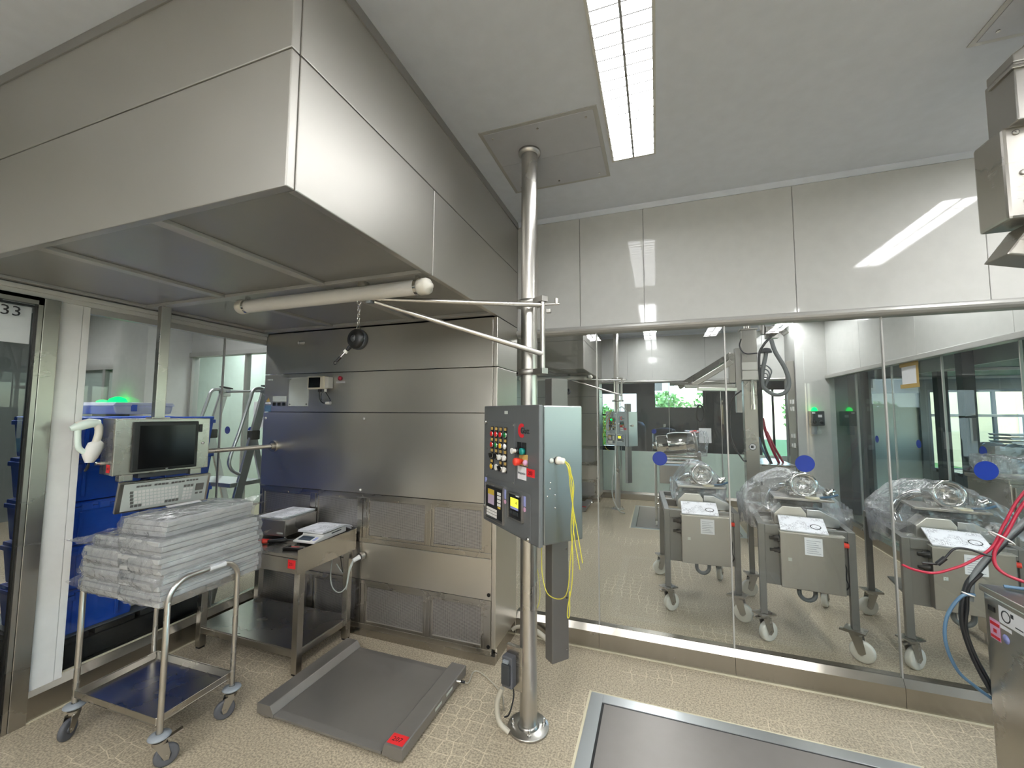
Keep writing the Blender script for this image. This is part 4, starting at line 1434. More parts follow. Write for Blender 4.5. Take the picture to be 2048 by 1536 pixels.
for sx in (-.06, .06):
    for sy in (-.12, .15):
        part('foot', MB().cyl((sx, sy, 0), (sx, sy, .012), .010, n=12), 'black_plastic', t, w=False)


def papers(name, x, y, z, rz, n, lab, w=.21, l=.297, curl=0., grp='paper stacks', seed=1, tilt=0.):
    """a few loose sheets: each a bent sheet of its own"""
    t = thing(name, lab, 'papers', (x, y, z), rz, grp)
    r = random.Random(seed)
    for k in range(n):
        m = MB()
        N = 7
        dx, dy = r.uniform(-.004, .004), r.uniform(-.006, .006)
        h = .0022
        top, bot = [], []
        for i in range(N + 1):
            v = i / N
            zz = k * (h + .0002) - curl * max(0, v - .55) ** 2 * (1 - .06 * k)
            yy = (v - .5) * l + dy
            for sx in (-1, 1):
                top.append((sx * w / 2 + dx, yy, zz + h))
                bot.append((sx * w / 2 + dx, yy, zz))
        vs = top + bot
        o = len(top)
        fs = []
        for i in range(N):
            q = 2 * i
            fs += [(q, q + 1, q + 3, q + 2), (o + q, o + q + 2, o + q + 3, o + q + 1), (q, q + 2, o + q + 2, o + q), (q + 1, o + q + 1, o + q + 3, q + 3)]
        fs += [(0, o, o + 1, 1), (2 * N, 2 * N + 1, o + 2 * N + 1, o + 2 * N)]
        m.add(vs, fs)
        part('sheet', m, 'printed_paper' if k == n - 1 else 'white_paper', t, w=False)
    return t


papers('paper_stack', -2.575, 2.345, TT + .1325, R(2), 5, 'stack of printed sheets on the stainless steel box scale', .21, .30, .0, seed=3)
papers('paper_stack', -2.245, 2.375, TT + .0605, R(3), 6, 'stack of printed sheets curling over the back of the white balance', .205, .30, .22, seed=4)
t = thing('screwdriver', 'black tool with red end lying across the table below the box scale', 'tool', (-2.42, 2.13, TT), R(38))
part('handle', MB().lathe([(0, -.06), (.010, -.06), (.014, -.05), (.012, -.01), (.014, .02), (.011, .05), (.006, .056), (0, .056)], (0, 0, .015), (1, 0, 0), 12), 'black_plastic', t, w=False)
part('red_end', MB().lathe([(0, -.095), (.008, -.095), (.012, -.088), (.012, -.062), (0, -.06)], (0, 0, .015), (1, 0, 0), 12), 'red_knob', t, w=False)
part('shaft', MB().cyl((.056, 0, .015), (.15, .0, .013), .0035, n=8), 'dark_grey', t, w=False)
single('pen_tray', MB().obox((-2.205, 2.055, TT + .009), (.13, .022, .016), Matrix.Rotation(R(14), 3, 'Z')).obox((-2.262, 2.062, TT + .009), (.02, .06, .016), Matrix.Rotation(R(14), 3, 'Z')), 'black_plastic',
       'small black angled holder beside the red sticker on the table edge', 'holder', bev=.003)
# cables behind / below the table
t = thing('wall_plug', 'white plug with looping cables on the booth filter wall beside the table', 'plug', (-2.035, CY, .565))
part('socket', MB().cyl((-2.033, CY, .565), (-2.04, CY - .03, .562), .026, n=18), 'steel', t)
part('plug_body', MB().cyl((-2.04, CY - .03, .562), (-2.062, CY - .075, .545), .018, .014, 14), 'white_plastic', t)
part('cable', MB().tube(smoothpath([(-2.062, CY - .075, .545), (-2.075, CY - .09, .50), (-2.09, CY - .09, .42), (-2.105, CY - .08, .33), (-2.115, CY - .03, .30)]), .005, 8)
     .tube(smoothpath([(-2.06, CY - .07, .548), (-2.08, CY - .085, .47), (-2.10, CY - .09, .37), (-2.15, CY - .10, .325), (-2.22, CY - .09, .345), (-2.27, CY - .06, .42), (-2.272, CY - .04, .58)]), .0045, 8)
     .tube(smoothpath([(-2.115, CY - .03, .42), (-2.17, CY - .05, .44), (-2.22, CY - .06, .50)]), .0045, 8), 'label_grey', t)
part('black_cable', MB().tube(smoothpath([(-2.26, CY - .06, .60), (-2.20, CY - .09, .57), (-2.12, CY - .06, .555), (-2.05, CY - .05, .55)]), .003, 7)
     .tube(smoothpath([(-2.20, CY - .05, .62), (-2.185, CY - .06, .56), (-2.17, CY - .05, .44)]), .003, 7), 'cable_black', t)

# ------------------------------------------------------------------ floor scale and pit plate
t = thing('floor_scale', 'low stainless steel platform scale with two raised side rails on the floor', 'scale', (-1.56, 2.02, 0))
FX0, FX1, FY0, FY1 = -2.015, -1.120, 1.69, 2.352
part('platform', MB().prism([(0, .022), (.66, .022), (.66, .034), (.62, .038), (.04, .038), (0, .034)], (FX0 + .115, FY0 + .002, 0), (0, 1, 0), (0, 0, 1), (FX1 - FX0 - .23, 0, 0)), 'deck_steel', t, .001)
for x0, x1, s in ((FX0, FX0 + .118, 1), (FX1 - .118, FX1, -1)):
    if s > 0:
        poly = [(0, .022), (0, .070), (.004, .075), (.088, .075), (.092, .072), (.114, .038), (.114, .022)]
        part('side_rail', MB().prism(poly, (x0, FY0, 0), (1, 0, 0), (0, 0, 1), (0, FY1 - FY0, 0)), 'deck_steel', t, .0015)
    else:
        poly = [(0, .022), (0, .070), (-.004, .075), (-.094, .075), (-.098, .072), (-.108, .038), (-.108, .022)]
        part('side_rail', MB().prism(poly, (x1, FY0, 0), (1, 0, 0), (0, 0, 1), (0, FY1 - FY0, 0)), 'deck_steel', t, .0015)
    xm = (x0 + x1) / 2 - s * .012
    for y in (FY0 + .035, FY1 - .035):
        part('load_foot', MB().lathe([(0, 0), (.022, 0), (.022, .006), (.008, .010), (.008, .022), (0, .022)], (xm, y, 0), n=18).obox((xm, y - .012, .016), (.06, .03, .012)), 'steel_dark', t)
part('inventory_sticker', MB().box(FX1 - .092, FY0 + .012, .0752, FX1 - .008, FY0 + .072, .0760), 'red_paper', t, label='red sticker with a number')
text('207', .034, (FX1 - .053, FY0 + .040, .0764), (1, 0, 0), (0, 1, 0), 'black_ink', t)
for y in (2.02, 2.14):
    part('type_plate', MB().box(FX1, y - .035, .045, FX1 + .0012, y + .035, .058), 'label_grey', t)
part('cable_gland', MB().cyl((FX1, 2.235, .052), (FX1 + .022, 2.24, .052), .010, n=10), 'chrome', t)
part('cable_boot', MB().cyl((FX1 + .022, 2.24, .052), (FX1 + .045, 2.245, .05), .007, n=10), 'cable_black', t)


dup(t, (0, PER, 0), 'low steel platform scale of the room beyond the glass, half hidden by the control cabinet')


def pit_plate(label):
    t = thing('pit_scale', label, 'scale', (.35, 1.75, 0))
    a0, a1, b0, b1 = -.385, 1.10, 1.0, 2.484
    fw = .068
    part('seal_line', MB().box(a0 - .014, b0 - .014, .0005, a1 + .014, b1 + .014, .0022), 'cream_seal', t)
    for x0, y0, x1, y1 in ((a0, b0, a0 + fw, b1), (a1 - fw, b0, a1, b1), (a0 + fw, b1 - fw, a1 - fw, b1), (a0 + fw, b0, a1 - fw, b0 + fw)):
        part('frame_bar', MB().box(x0, y0, .001, x1, y1, .006), 'aluminium', t, .001)
    part('gap', MB().box(a0 + fw, b0 + fw, .0024, a1 - fw, b1 - fw, .0032), 'black_plastic', t)
    part('weigh_plate', MB().box(a0 + fw + .013, b0 + fw + .013, .0034, a1 - fw - .013, b1 - fw - .013, .007), 'pit_steel', t, .001)
    return t


PP = pit_plate('large steel weighing plate set flush into the floor in front of the glass wall')
dup(PP, (0, PER, 0), 'steel weighing plate set flush into the floor of the room beyond the glass')

# ------------------------------------------------------------------ operator terminal
EW, ED, EZ0, EZ1 = .468, .185, 1.24, 1.557
ORr = math.atan2(.987, .160)
t = thing('operator_terminal', 'stainless steel terminal with black screen and keyboard, hanging from the hood by a square post', 'terminal', (-2.845, 1.418, 1.03), ORr)
Z = lambda v: v - 1.03
Q = lambda n, m, mt, p=None, **k: part(n, m, mt, p or t, w=False, **k)
Q('enclosure', MB().box(0, .012, Z(EZ0), EW, ED, Z(EZ1)), 'steel', bev=.006)
Q('front_plate', MB().box(0, 0, Z(EZ0), EW, .011, Z(EZ1)), 'steel', bev=.004)
bz = Q('screen_bezel', MB().box(.074, -.016, Z(1.252), .398, 0, Z(1.540)), 'black_plastic', bev=.006)
Q('screen', MB().box(.104, -.0168, Z(1.268), .381, -.016, Z(1.517)), 'screen_black', bz)
Q('screen_logo', MB().box(.236, -.0168, Z(1.257), .248, -.016, Z(1.261)), 'label_grey', bz)
Q('usb_cover', MB().box(.405, -.008, Z(1.470), .424, 0, Z(1.520)), 'black_plastic', bev=.004)
Q('lock', MB().lathe([(0, 0), (.008, 0), (.007, .010), (0, .012)], (.432, 0, Z(1.398)), (0, -1, 0), 14), 'chrome')
Q('inventory_sticker', MB().box(-.0012, .035, Z(1.255), 0, .082, Z(1.300)), 'red_paper', label='red sticker with a number')
text('202', .018, (-.0016, .058, Z(1.277)), (0, -1, 0), (0, 0, 1), 'black_ink', t, w=False)
Q('cable_gland', MB().cyl((0, .13, Z(1.305)), (-.035, .13, Z(1.305)), .010, n=10), 'chrome')
Q('hanging_post', MB().box(.200, .075, Z(EZ1), .252, .125, Z(2.254)), 'steel', bev=.003)
Q('post_foot', MB().box(.18, .055, Z(EZ1), .272, .145, Z(EZ1) + .008), 'steel', bev=.002)
Q('bracing_tube', MB().cyl((EW, .10, Z(1.335)), (1.07, .28, Z(1.322)), .016, n=16), 'pole_steel')
for x in (.06, .40):
    Q('tray_bracket', MB().box(x - .03, -.004, Z(1.205), x + .03, .05, Z(1.24)), 'steel', bev=.003)
Q('cable_box', MB().box(.12, .02, Z(1.212), .37, .09, Z(1.24)), 'dark_grey', bev=.003)
# keyboard tray, folded down
tl = math.atan2(.045, .175)
kr = Matrix.Rotation(tl, 3, 'X')
kc = Vector((.244, -.012, Z(1.118)))
K = lambda x, y, zz: kc + kr @ Vector((x, y, zz))
kt = Q('keyboard_tray', MB().obox(kc, (.448, .022, .178), kr), 'steel', bev=.003)
Q('keyboard', MB().obox(K(.004, -.0118, 0), (.412, .002, .158), kr), 'label_grey', kt)
mk, mg = MB(), MB()
for r_ in range(5):
    n = 13
    for c_ in range(n):
        x = -.165 + c_ * .0178 + r_ * .003
        m = mg if (c_ == 0 or (r_ == 4 and (c_ < 3 or c_ > 8))) else mk
        m.obox(K(x, -.0132, .028 - r_ * .0205), (.0145, .0016, .0155), kr)
for r_ in range(5):
    for c_ in range(3):
        (mk if r_ else mg).obox(K(.092 + c_ * .0178, -.0132, .028 - r_ * .0205), (.0145, .0016, .0155), kr)
for g_ in range(3):
    for c_ in range(4):
        mg.obox(K(-.14 + g_ * .082 + c_ * .0175, -.0132, .060), (.0145, .0016, .011), kr)
for c_ in range(4):
    mg.obox(K(.10 + c_ * .0165, -.0132, .062), (.0135, .0016, .010), kr)
mg.obox(K(.171, -.0132, .012), (.044, .0016, .045), kr)
mg.obox(K(.160, -.0132, -.028), (.015, .0016, .012), kr)
mg.obox(K(.184, -.0132, -.028), (.015, .0016, .012), kr)
Q('light_keys', mk, 'white_plastic', kt, kind='stuff')
Q('grey_keys', mg, 'frame_paint', kt, kind='stuff')

# hand scanner wrapped in film, on the terminal's side
t = thing('barcode_scanner', 'pale hand scanner wrapped in film hanging at the side of the terminal', 'scanner', (-2.88, 1.40, 1.30), ORr)
m = MB()
m.tube(smoothpath([(-.115, .04, .225), (-.07, .04, .236), (-.03, .04, .225), (-.022, .04, .18), (-.03, .04, .13), (-.045, .04, .06)], 5), [.016, .017, .018, .019, .020, .021, .021, .021, .020, .019, .019, .019, .019, .018, .018, .018, .018, .018, .018, .018, .018, .018, .018, .019, .02, .02][:26], 12)
part('handle', m, 'cream_nylon', t, w=False)
part('head', MB().tube([(-.135, .04, .205), (-.11, .04, .215), (-.06, .04, .235), (-.02, .04, .235)], [.012, .024, .027, .018], 12), 'mint_panel', t, w=False)
part('front_grip', MB().tube(smoothpath([(-.105, .04, .20), (-.103, .04, .15), (-.095, .04, .10), (-.06, .04, .065)], 5), .014, 12), 'mint_panel', t, w=False)
part('cradle', MB().tube([(-.052, .04, .02), (-.05, .04, .055), (-.03, .04, .11), (-.008, .04, .13)], [.018, .034, .036, .018], 14), 'white_plastic', t, w=False)
part('cable', MB().tube(smoothpath([(-.05, .05, .03), (-.045, .07, -.01), (-.05, .10, -.03), (-.03, .125, .004)]), .004, 8), 'cable_black', t, w=False)
sf = film_blob((-.06, .04, .13), (.15, .07, .24), 31, .008, 10, None, 14)

# ------------------------------------------------------------------ wheeled machines in the next room
def cart(x, y, rz, label, labels):
    """own frame: origin at the front leg on the glass-pole side, x along the front, y to the back"""
    W, D, H = .515, .80, .82
    t = thing('wheeled_machine', label, 'machine', (x, y, 0), rz, 'wheeled steel machines with white casters')
    q = lambda n, m, mt, p=None, **k: part(n, m, mt, p or t, w=False, **k)
    lw = .042
    F = 'frame_paint'
    for i, (lx, ly) in enumerate(((0, 0), (W, 0), (W, D), (0, D))):
        q('leg', MB().box(lx - lw / 2, ly - lw / 2, .198, lx + lw / 2, ly + lw / 2, H), F, bev=.003)
        a = R((40, -25, 70, 200)[i])
        d = Vector((math.cos(a), math.sin(a), 0))
        n = Vector((-d.y, d.x, 0))
        p = Vector((lx, ly, 0))
        ax = p + d * .03 + Vector((0, 0, .068))
        f = MB()
        f.obox(p + Vector((0, 0, .192)), (.115, .095, .010), Matrix.Rotation(a, 3, 'Z'))
        f.cyl(p + Vector((0, 0, .165)), p + Vector((0, 0, .19)), .034, n=18)
        for s in (-1, 1):
            f.prism([(-.03, .168), (.035, .168), (.052, .07), (.03, .048), (.012, .055)], p + n * (.024 * s), d, (0, 0, 1), n * (.004 * s))
        f.cyl(ax - n * .03, ax + n * .03, .008, n=10)
        f.obox(p + d * -.055 + Vector((0, 0, .172)), (.06, .03, .012), Matrix.Rotation(a, 3, 'Z'))
        c = q('caster', f, 'steel')
        part('wheel', MB().lathe([(.016, -.020), (.058, -.020), (.066, -.016), (.068, -.008), (.068, .008), (.066, .016), (.058, .020), (.016, .020)], ax, n, 30), 'cream_nylon', c, w=False)
        part('hub', MB().lathe([(0, -.022), (.016, -.022), (.016, .022), (0, .022)], ax, n, 14), 'steel', c, w=False)
    for lx in (0, W):
        q('side_rail', MB().box(lx - lw / 2, lw / 2, H - lw, lx + lw / 2, D - lw / 2, H), F, bev=.003)
    q('front_rail', MB().box(lw / 2, -lw / 2, H - .065, W - lw / 2, lw / 2, H - .002), F, bev=.003)
    q('back_rail', MB().box(lw / 2, D - lw / 2, H - lw, W - lw / 2, D + lw / 2, H), F, bev=.003)
    q('front_plate', MB().box(lw / 2, -.006, .405, W - lw / 2, .006, H - .066), F, bev=.002)
    q('side_plate', MB().box(W - .006, lw / 2, .405, W + .006, .42, H - lw - .001), F, bev=.002)
    q('cross_rail', MB().box(lw / 2, .40, H - .06, W - lw / 2, .44, H - .002), F, bev=.003)
    q('bottom_tray', MB().box(.03, .03, .40, W - .03, .50, .412), F, bev=.002)
    # electric box on the front
    b = q('electric_box', MB().box(.105, -.075, .418, .462, -.006, .792), 'steel_dark', bev=.005)
    part('box_lid', MB().box(.10, -.08, .792, .467, .14, .797), 'cap_steel', b, w=False)
    part('info_sheet', MB().box(.245, -.0762, .655, .345, -.0752, .770), 'white_paper', b, w=False, label='white notice stuck on the box front')
    for k in range(7):
        part('print_line', MB().box(.256, -.0768, .668 + k * .0135, .334 - (k % 3) * .012, -.0762, .6705 + k * .0135), 'grey_plastic', b, w=False)
    part('keyhole', MB().box(.148, -.0765, .600, .170, -.075, .622).cyl((.159, -.075, .611), (.159, -.079, .611), .006, n=10), 'label_grey', b, w=False)
    for z_, r_ in ((.735, .024), (.655, .020)):
        part('black_socket', MB().lathe([(0, 0), (r_, 0), (r_, .010), (r_ * .8, .014), (r_ * .8, .034), (r_ * .5, .036), (r_ * .5, .060), (0, .062)], (.105, -.04, z_), (-1, -.15, 0), 14), 'black_plastic', b, w=False)
    part('red_switch', MB().lathe([(0, 0), (.024, 0), (.024, .010), (.016, .012), (.016, .034), (0, .036)], (.462, -.03, .735), (1, -.25, 0), 16), 'red_knob', b, w=False, label='red rotary switch')
    part('side_cable', MB().tube(smoothpath([(.466, -.03, .62), (.478, -.03, .58), (.474, -.03, .52), (.488, -.02, .47), (.470, -.02, .44)]), .004, 7), 'cable_black', b, w=False)
    q('hanging_hoop', MB().tube([(.225, .06, .42), (.225, .06, .36)] + arc((.272, .06, .355), .047, PI, 2 * PI, 12, (1, 0, 0), (0, 0, 1)) + [(.319, .06, .42)], .014, 10), 'hose_grey')
    # drive with two folded covers
    q('drive_cover', MB().prism([(0, 0), (.20, 0), (.20, .085), (.17, .128), (.055, .128), (0, .07)], (.10, .135, .80), (1, 0, 0), (0, 0, 1), (0, .16, 0)), 'cap_steel', bev=.004, label='pale folded sheet cover')
    q('drive_cover', MB().prism([(0, 0), (.19, 0), (.19, .055), (.075, .115), (0, .115)], (.305, .15, .80), (1, 0, 0), (0, 0, 1), (0, .18, 0)), 'aluminium', bev=.004)
    for px_ in (.20, .375):
        q('support_post', MB().cyl((px_, .30, .90), (px_, .30, .972), .014, n=14), 'chrome')
    q('motor_block', MB().box(.155, .255, .914, .42, .40, .95), 'dark_grey', bev=.004)
    q('top_plate', MB().box(.105, .16, .972, .475, .42, .988), 'steel_dark', bev=.003)
    c = Vector((.305, .33, 1.065))
    ax = Vector((.1, -1, .12)).normalized()
    dr = q('mixing_drum', MB().lathe([(.05, -.14), (.066, -.13), (.070, .06), (.092, .062), (.092, .078), (.074, .082), (.066, .06), (.060, -.02), (0, -.02)], c, ax, 30), 'chrome')
    part('drum_cradle', MB().box(.22, .26, .988, .39, .40, 1.015), 'steel', dr, w=False, bev=.004)
    q('fitting', MB().lathe([(0, 0), (.02, 0), (.02, .03), (.032, .032), (.032, .045), (.015, .047), (.015, .08), (0, .08)], (.44, .25, 1.01), (.4, -.6, .5), 14), 'chrome')
    q('clamp_lever', MB().tube([(.40, .22, .995), (.455, .20, 1.005), (.50, .18, 1.03)], .008, 8), 'cable_blue')
    q('seal_disc', MB().cyl((.35, .19, .989), (.35, .19, .997), .045, n=20), 'cream_seal')
    q('feed_pipe', MB().tube(smoothpath([(.27, .42, 1.05), (.22, .52, 1.03), (.15, .58, .96), (.12, .60, .86), (.12, .55, .80)]), .030, 14), 'chrome')
    return t


def pad(x, y, rz, label):
    """ring-bound pad lying on the lid of a machine's electric box"""
    c, s = math.cos(rz), math.sin(rz)
    ox, oy = .245, -.076
    t = thing('ring_pad', label, 'pad', (x + c * ox - s * oy, y + s * ox + c * oy, .798), rz + R(-3), 'ring pads on the machines')
    part('page', MB().box(-.135, 0, 0, .135, .205, .008), 'white_paper', t, .001, w=False)
    part('printed_page', MB().box(-.133, .002, .008, .133, .192, .0092), 'printed_paper', t, w=False)
    part('drawn_ring', MB().lathe([(.026, .0092), (.032, .0092), (.032, .0099), (.026, .0099)], (.075, .08, 0), n=24), 'dark_grey', t, w=False)
    m = MB()
    for k in range(17):
        m.tube(arc((-.125 + k * .0157, .203, .006), .006, 0, 2 * PI, 8, (0, 1, 0), (0, 0, 1))[:-1], .0012, 5, True)
    part('spiral', m, 'label_grey', t, w=False)
    t.rotation_euler = (R(17), 0, rz + R(-3))
    return t


def drape(x, y, rz, label, size, off, seed, amp=.035, bend=None):
    m = film_blob((0, 0, 0), size, seed, amp, 44, bend, 5)
    o = single('plastic_cover', m, 'plastic_film', label, 'cover', 'clear film covers on the machines')
    c, s = math.cos(rz), math.sin(rz)
    o.location = (x + c * off[0] - s * off[1], y + s * off[0] + c * off[1], off[2])
    o.rotation_euler = (0, 0, rz)
    return o


def slump(hx, drop, lean=0.):
    """film hanging lower towards both ends"""
    def f(w):
        k = abs(w.x) / hx
        w = w.copy()
        w.x += lean * (w.z + .1)
        if w.z > 0:
            w.z -= drop * k ** 2.2
            w.y *= 1 - .25 * k
        else:
            w.x *= 1.05
        return w
    return f


carts = [(.060, 3.685, R(2.6), 'wheeled steel machine nearest the control post, under the first blue dot'),
         (.690, 3.440, R(-5.8), 'wheeled steel machine in the middle of the three in front, under the middle blue dot'),
         (1.485, 3.385, R(-8.3), 'wheeled steel machine nearest the cable-hung steel box, under the large bag')]
for i, (x, y, rz, lb) in enumerate(carts):
    if i == 0:
        c0 = cart(x, y, rz, lb, None)
    else:
        cN = dup(c0, (0, 0, 0), lb)
        cN.location = (x, y, 0)
        cN.rotation_euler = (0, 0, rz)
    pad(x, y, rz, 'spiral-bound pad with a drawn ring on the machine ' + ['nearest the control post', 'in the middle of the row', 'beside the steel box with cables'][i])
drape(*carts[0][:3], 'clear film cover with an open round pipe on the machine nearest the control post', (.40, .40, .34), (.285, .40, 1.0), 11, .022, slump(.20, .17))
drape(*carts[1][:3], 'large crumpled clear film cover hanging over the middle machine', (.64, .48, .42), (.25, .43, .93), 12, .03, slump(.32, .19, -.1))
drape(*carts[2][:3], 'clear film cover sloping down towards the steel box with cables', (.76, .46, .40), (.36, .40, .93), 13, .03, slump(.38, .22, -.25))

# a steel cabinet, mostly hidden by the frame edge and the cables
t = thing('steel_cabinet', 'tall steel cabinet behind the red cable bundle, at the end of the machine row', 'cabinet', (2.28, 3.85, 0))
part('body', MB().box(2.13, 3.58, .08, 2.44, 3.97, 1.16), 'steel', t, .006)
part('cabinet_top', MB().box(2.12, 3.57, 1.16, 2.45, 3.98, 1.185), 'steel', t, .003)
part('plinth', MB().box(2.15, 3.60, 0, 2.42, 3.95, .08), 'steel_dark', t)
d_ = part('door', MB().box(2.145, 3.565, .10, 2.425, 3.579, 1.14), 'steel', t, .003)
part('handle', MB().cyl((2.40, 3.545, .55), (2.40, 3.545, .72), .008, n=10).box(2.395, 3.545, .56, 2.405, 3.566, .57).box(2.395, 3.545, .70, 2.405, 3.566, .71), 'chrome', d_)
drape(2.28, 3.77, 0, 'crumpled clear film lying on the steel cabinet behind the red cables', (.28, .36, .12), (0, 0, 1.255), 14, .022)

# drum stand at the back of the next room
t = thing('drum_stand', 'tubular steel stand carrying a tilted polished drum behind the wheeled machines', 'machine', (.27, 6.55, 0))
for x in (-.035, .56):
    for y in (6.34, 6.78):
        part('leg', MB().cyl((x, y, .10), (x, y, .915), .019, n=14), 'pole_steel', t)
        c = part('caster', MB().cyl((x, y, .065), (x, y, .10), .02, n=12).box(x - .02, y - .015, .03, x - .016, y + .015, .08).box(x + .016, y - .015, .03, x + .02, y + .015, .08), 'steel', t)
        part('wheel', MB().lathe([(0, -.014), (.036, -.014), (.038, -.008), (.038, .008), (.036, .014), (0, .014)], (x, y, .038), (1, 0, 0), 18), 'cream_nylon', c)
for y in (6.34, 6.78):
    part('top_tube', MB().cyl((-.035, y, .905), (.62, y, .905), .019, n=14).cyl((-.035, y, .31), (.56, y, .31), .016, n=12), 'pole_steel', t)
for x in (-.035, .56):
    part('side_tube', MB().cyl((x, 6.34, .905), (x, 6.78, .905), .017, n=12).cyl((x, 6.34, .31), (x, 6.78, .31), .016, n=12), 'pole_steel', t)
part('drive_box', MB().box(.02, 6.38, .60, .36, 6.70, .86), 'steel_dark', t, .005)
part('cross_tube', MB().cyl((.08, 6.36, 1.0), (.52, 6.36, 1.0), .022, n=14), 'chrome', t)
a, b = Vector((-.02, 6.5, 1.13)), Vector((.50, 6.5, 1.19))
d = (b - a).normalized()
dr = part('drum', MB().lathe([(0, 0), (.135, 0), (.148, .012), (.150, .04), (.150, .16), (.1515, .162), (.1515, .168), (.150, .17), (.146, .50), (.152, .505), (.152, .53), (0, .53)], a, d, 40), 'chrome', t)
part('drum_catch', MB().obox(a + d * .16 + Vector((0, -.155, -.07)), (.06, .014, .02)), 'chrome', dr, .004)
part('drum_end', MB().lathe([(0, -.05), (.05, -.05), (.055, -.01), (.06, 0), (0, 0)], a, d, 20), 'steel', dr)
part('end_ring', MB().lathe([(.152, .53), (.165, .532), (.165, .55), (.10, .56), (0, .56)], a, d, 30), 'steel_dark', dr)
part('joint_block', MB().box(.50, 6.42, .93, .58, 6.58, 1.06).cyl((.54, 6.40, 1.03), (.54, 6.34, 1.03), .03, n=14), 'steel', t, .006)
papers('paper_stack', .30, 6.5, 1.325, R(86), 3, 'dark open folder lying on top of the tilted drum', .22, .32, .1, seed=9)
single('red_tool', MB().tube([(.44, 6.46, 1.345), (.52, 6.45, 1.35), (.56, 6.45, 1.34)], [.010, .02, .008], 10), 'red_knob', 'small red object at the end of the folder on the tilted drum', 'tool')
drape(.42, 6.5, 0, 'clear film hanging from the closed end of the tilted drum', (.26, .36, .34), (.10, 0, 1.18), 21, .03)

# lifting column of the next room
t = thing('lifting_column', 'tall steel lifting column with slanting arm and grey hose beside the white pier', 'lift', (1.16, 5.9, 0))
CXc, CYc = 1.105, 5.85
part('mast', MB().box(CXc - .075, CYc - .06, 0, CXc + .075, CYc + .06, 2.02), 'steel', t, .005)
part('upper_mast', MB().box(CXc - .085, CYc - .075, 2.03, CXc + .085, CYc + .05, 2.66), 'steel', t, .005)
part('collar', MB().box(CXc - .09, CYc - .085, 2.03, CXc + .09, CYc - .074, 2.14), 'cap_steel', t, .003)
part('collar', MB().box(CXc - .09, CYc - .085, 2.15, CXc + .09, CYc - .074, 2.25), 'cap_steel', t, .003)
part('cap_plate', MB().box(CXc - .10, CYc - .09, 2.66, CXc + .10, CYc + .065, 2.68).cyl((CXc, CYc, 2.68), (CXc, CYc, 3.06), .04, n=16), 'steel', t, .002)
part('guide_rail', MB().box(CXc - .155, CYc - .05, 1.62, CXc - .095, CYc + .05, 2.44), 'steel_dark', t, .004)
part('arm_plate', MB().box(CXc - .225, CYc - .03, 2.0, CXc - .155, CYc + .05, 2.38), 'steel', t, .004)
part('slanting_arm', MB().beam((CXc - .19, CYc, 2.36), (.30, CYc + .35, 1.98), .05, .07), 'steel', t, .004)
part('slanting_arm', MB().beam((CXc - .19, CYc - .02, 2.27), (.46, CYc + .05, 1.98), .05, .06), 'steel', t, .004)
for dx, dy, dz in ((-.42, .35, 0), (-.25, -.05, -.06), (-.12, -.3, -.11)):
    part('fork_bar', MB().beam((CXc - .16, CYc + dy * .3, 2.02 + dz), (.60 + dx, CYc + dy, 2.02 + dz), .035, .045), 'pole_steel', t, .006)
part('actuator', MB().cyl((CXc + .02, CYc - .08, 2.03), (CXc + .02, CYc - .08, 1.72), .018, n=12).cyl((CXc + .02, CYc - .08, 1.72), (CXc + .02, CYc - .08, 1.66), .025, n=12), 'chrome', t)
part('round_sign', MB().cyl((CXc + .0, CYc - .062, 1.20), (CXc + .0, CYc - .066, 1.20), .042, n=24), 'white_paper', t, label='round white sign with a dark rim')
part('sign_ring', MB().lathe([(.036, 0), (.042, 0), (.042, .002), (.036, .002)], (CXc, CYc - .066, 1.20), (0, -1, 0), 24).box(CXc - .02, CYc - .0675, 1.185, CXc + .01, CYc - .066, 1.215), 'dark_grey', t)
# valve block and hoses at the head
part('valve_block', MB().lathe([(0, 0), (.05, 0), (.05, .10), (.04, .12), (0, .12)], (CXc + .27, CYc - .02, 2.62), (0, -1, 0), 20).box(CXc + .20, CYc - .02, 2.55, CXc + .34, CYc + .06, 2.70).cyl((CXc + .17, CYc, 2.6), (CXc + .17, CYc, 3.06), .03, n=12), 'steel_dark', t, .003)
part('valve_knobs', MB().cyl((CXc + .34, CYc, 2.64), (CXc + .40, CYc - .02, 2.64), .03, n=14).cyl((CXc + .37, CYc - .05, 2.58), (CXc + .42, CYc - .06, 2.62), .025, n=12).cyl((CXc + .27, CYc - .10, 2.70), (CXc + .27, CYc - .12, 2.76), .02, n=12), 'white_plastic', t)
hp = smoothpath([(CXc + .24, CYc - .08, 2.52), (CXc + .27, CYc - .12, 2.36), (CXc + .36, CYc - .14, 2.15), (CXc + .39, CYc - .15, 1.97), (CXc + .34, CYc - .15, 1.86), (CXc + .24, CYc - .13, 1.84), (CXc + .14, CYc - .10, 1.93), (CXc + .13, CYc - .08, 2.10), (CXc + .17, CYc - .08, 2.30), (CXc + .18, CYc - .08, 2.38)], 8)
part('flex_hose', MB().tube(hp, .024, 12), 'hose_grey', t)
part('hose_funnel', MB().lathe([(.03, 0), (.065, .0), (.062, .02), (.05, .05), (.02, .06), (0, .06)], (CXc + .18, CYc - .08, 2.36), n=18), 'dark_grey', t)
for k in range(4):
    z0 = 2.20 - k * .05
    part('loop_cable', MB().tube(smoothpath([(CXc + .085, CYc - .06, z0), (CXc + .17, CYc - .10, z0), (CXc + .22 - .02 * k, CYc - .12, z0 - .07), (CXc + .20 - .02 * k, CYc - .1, z0 - .16)]), .008, 8), 'hose_grey', t)
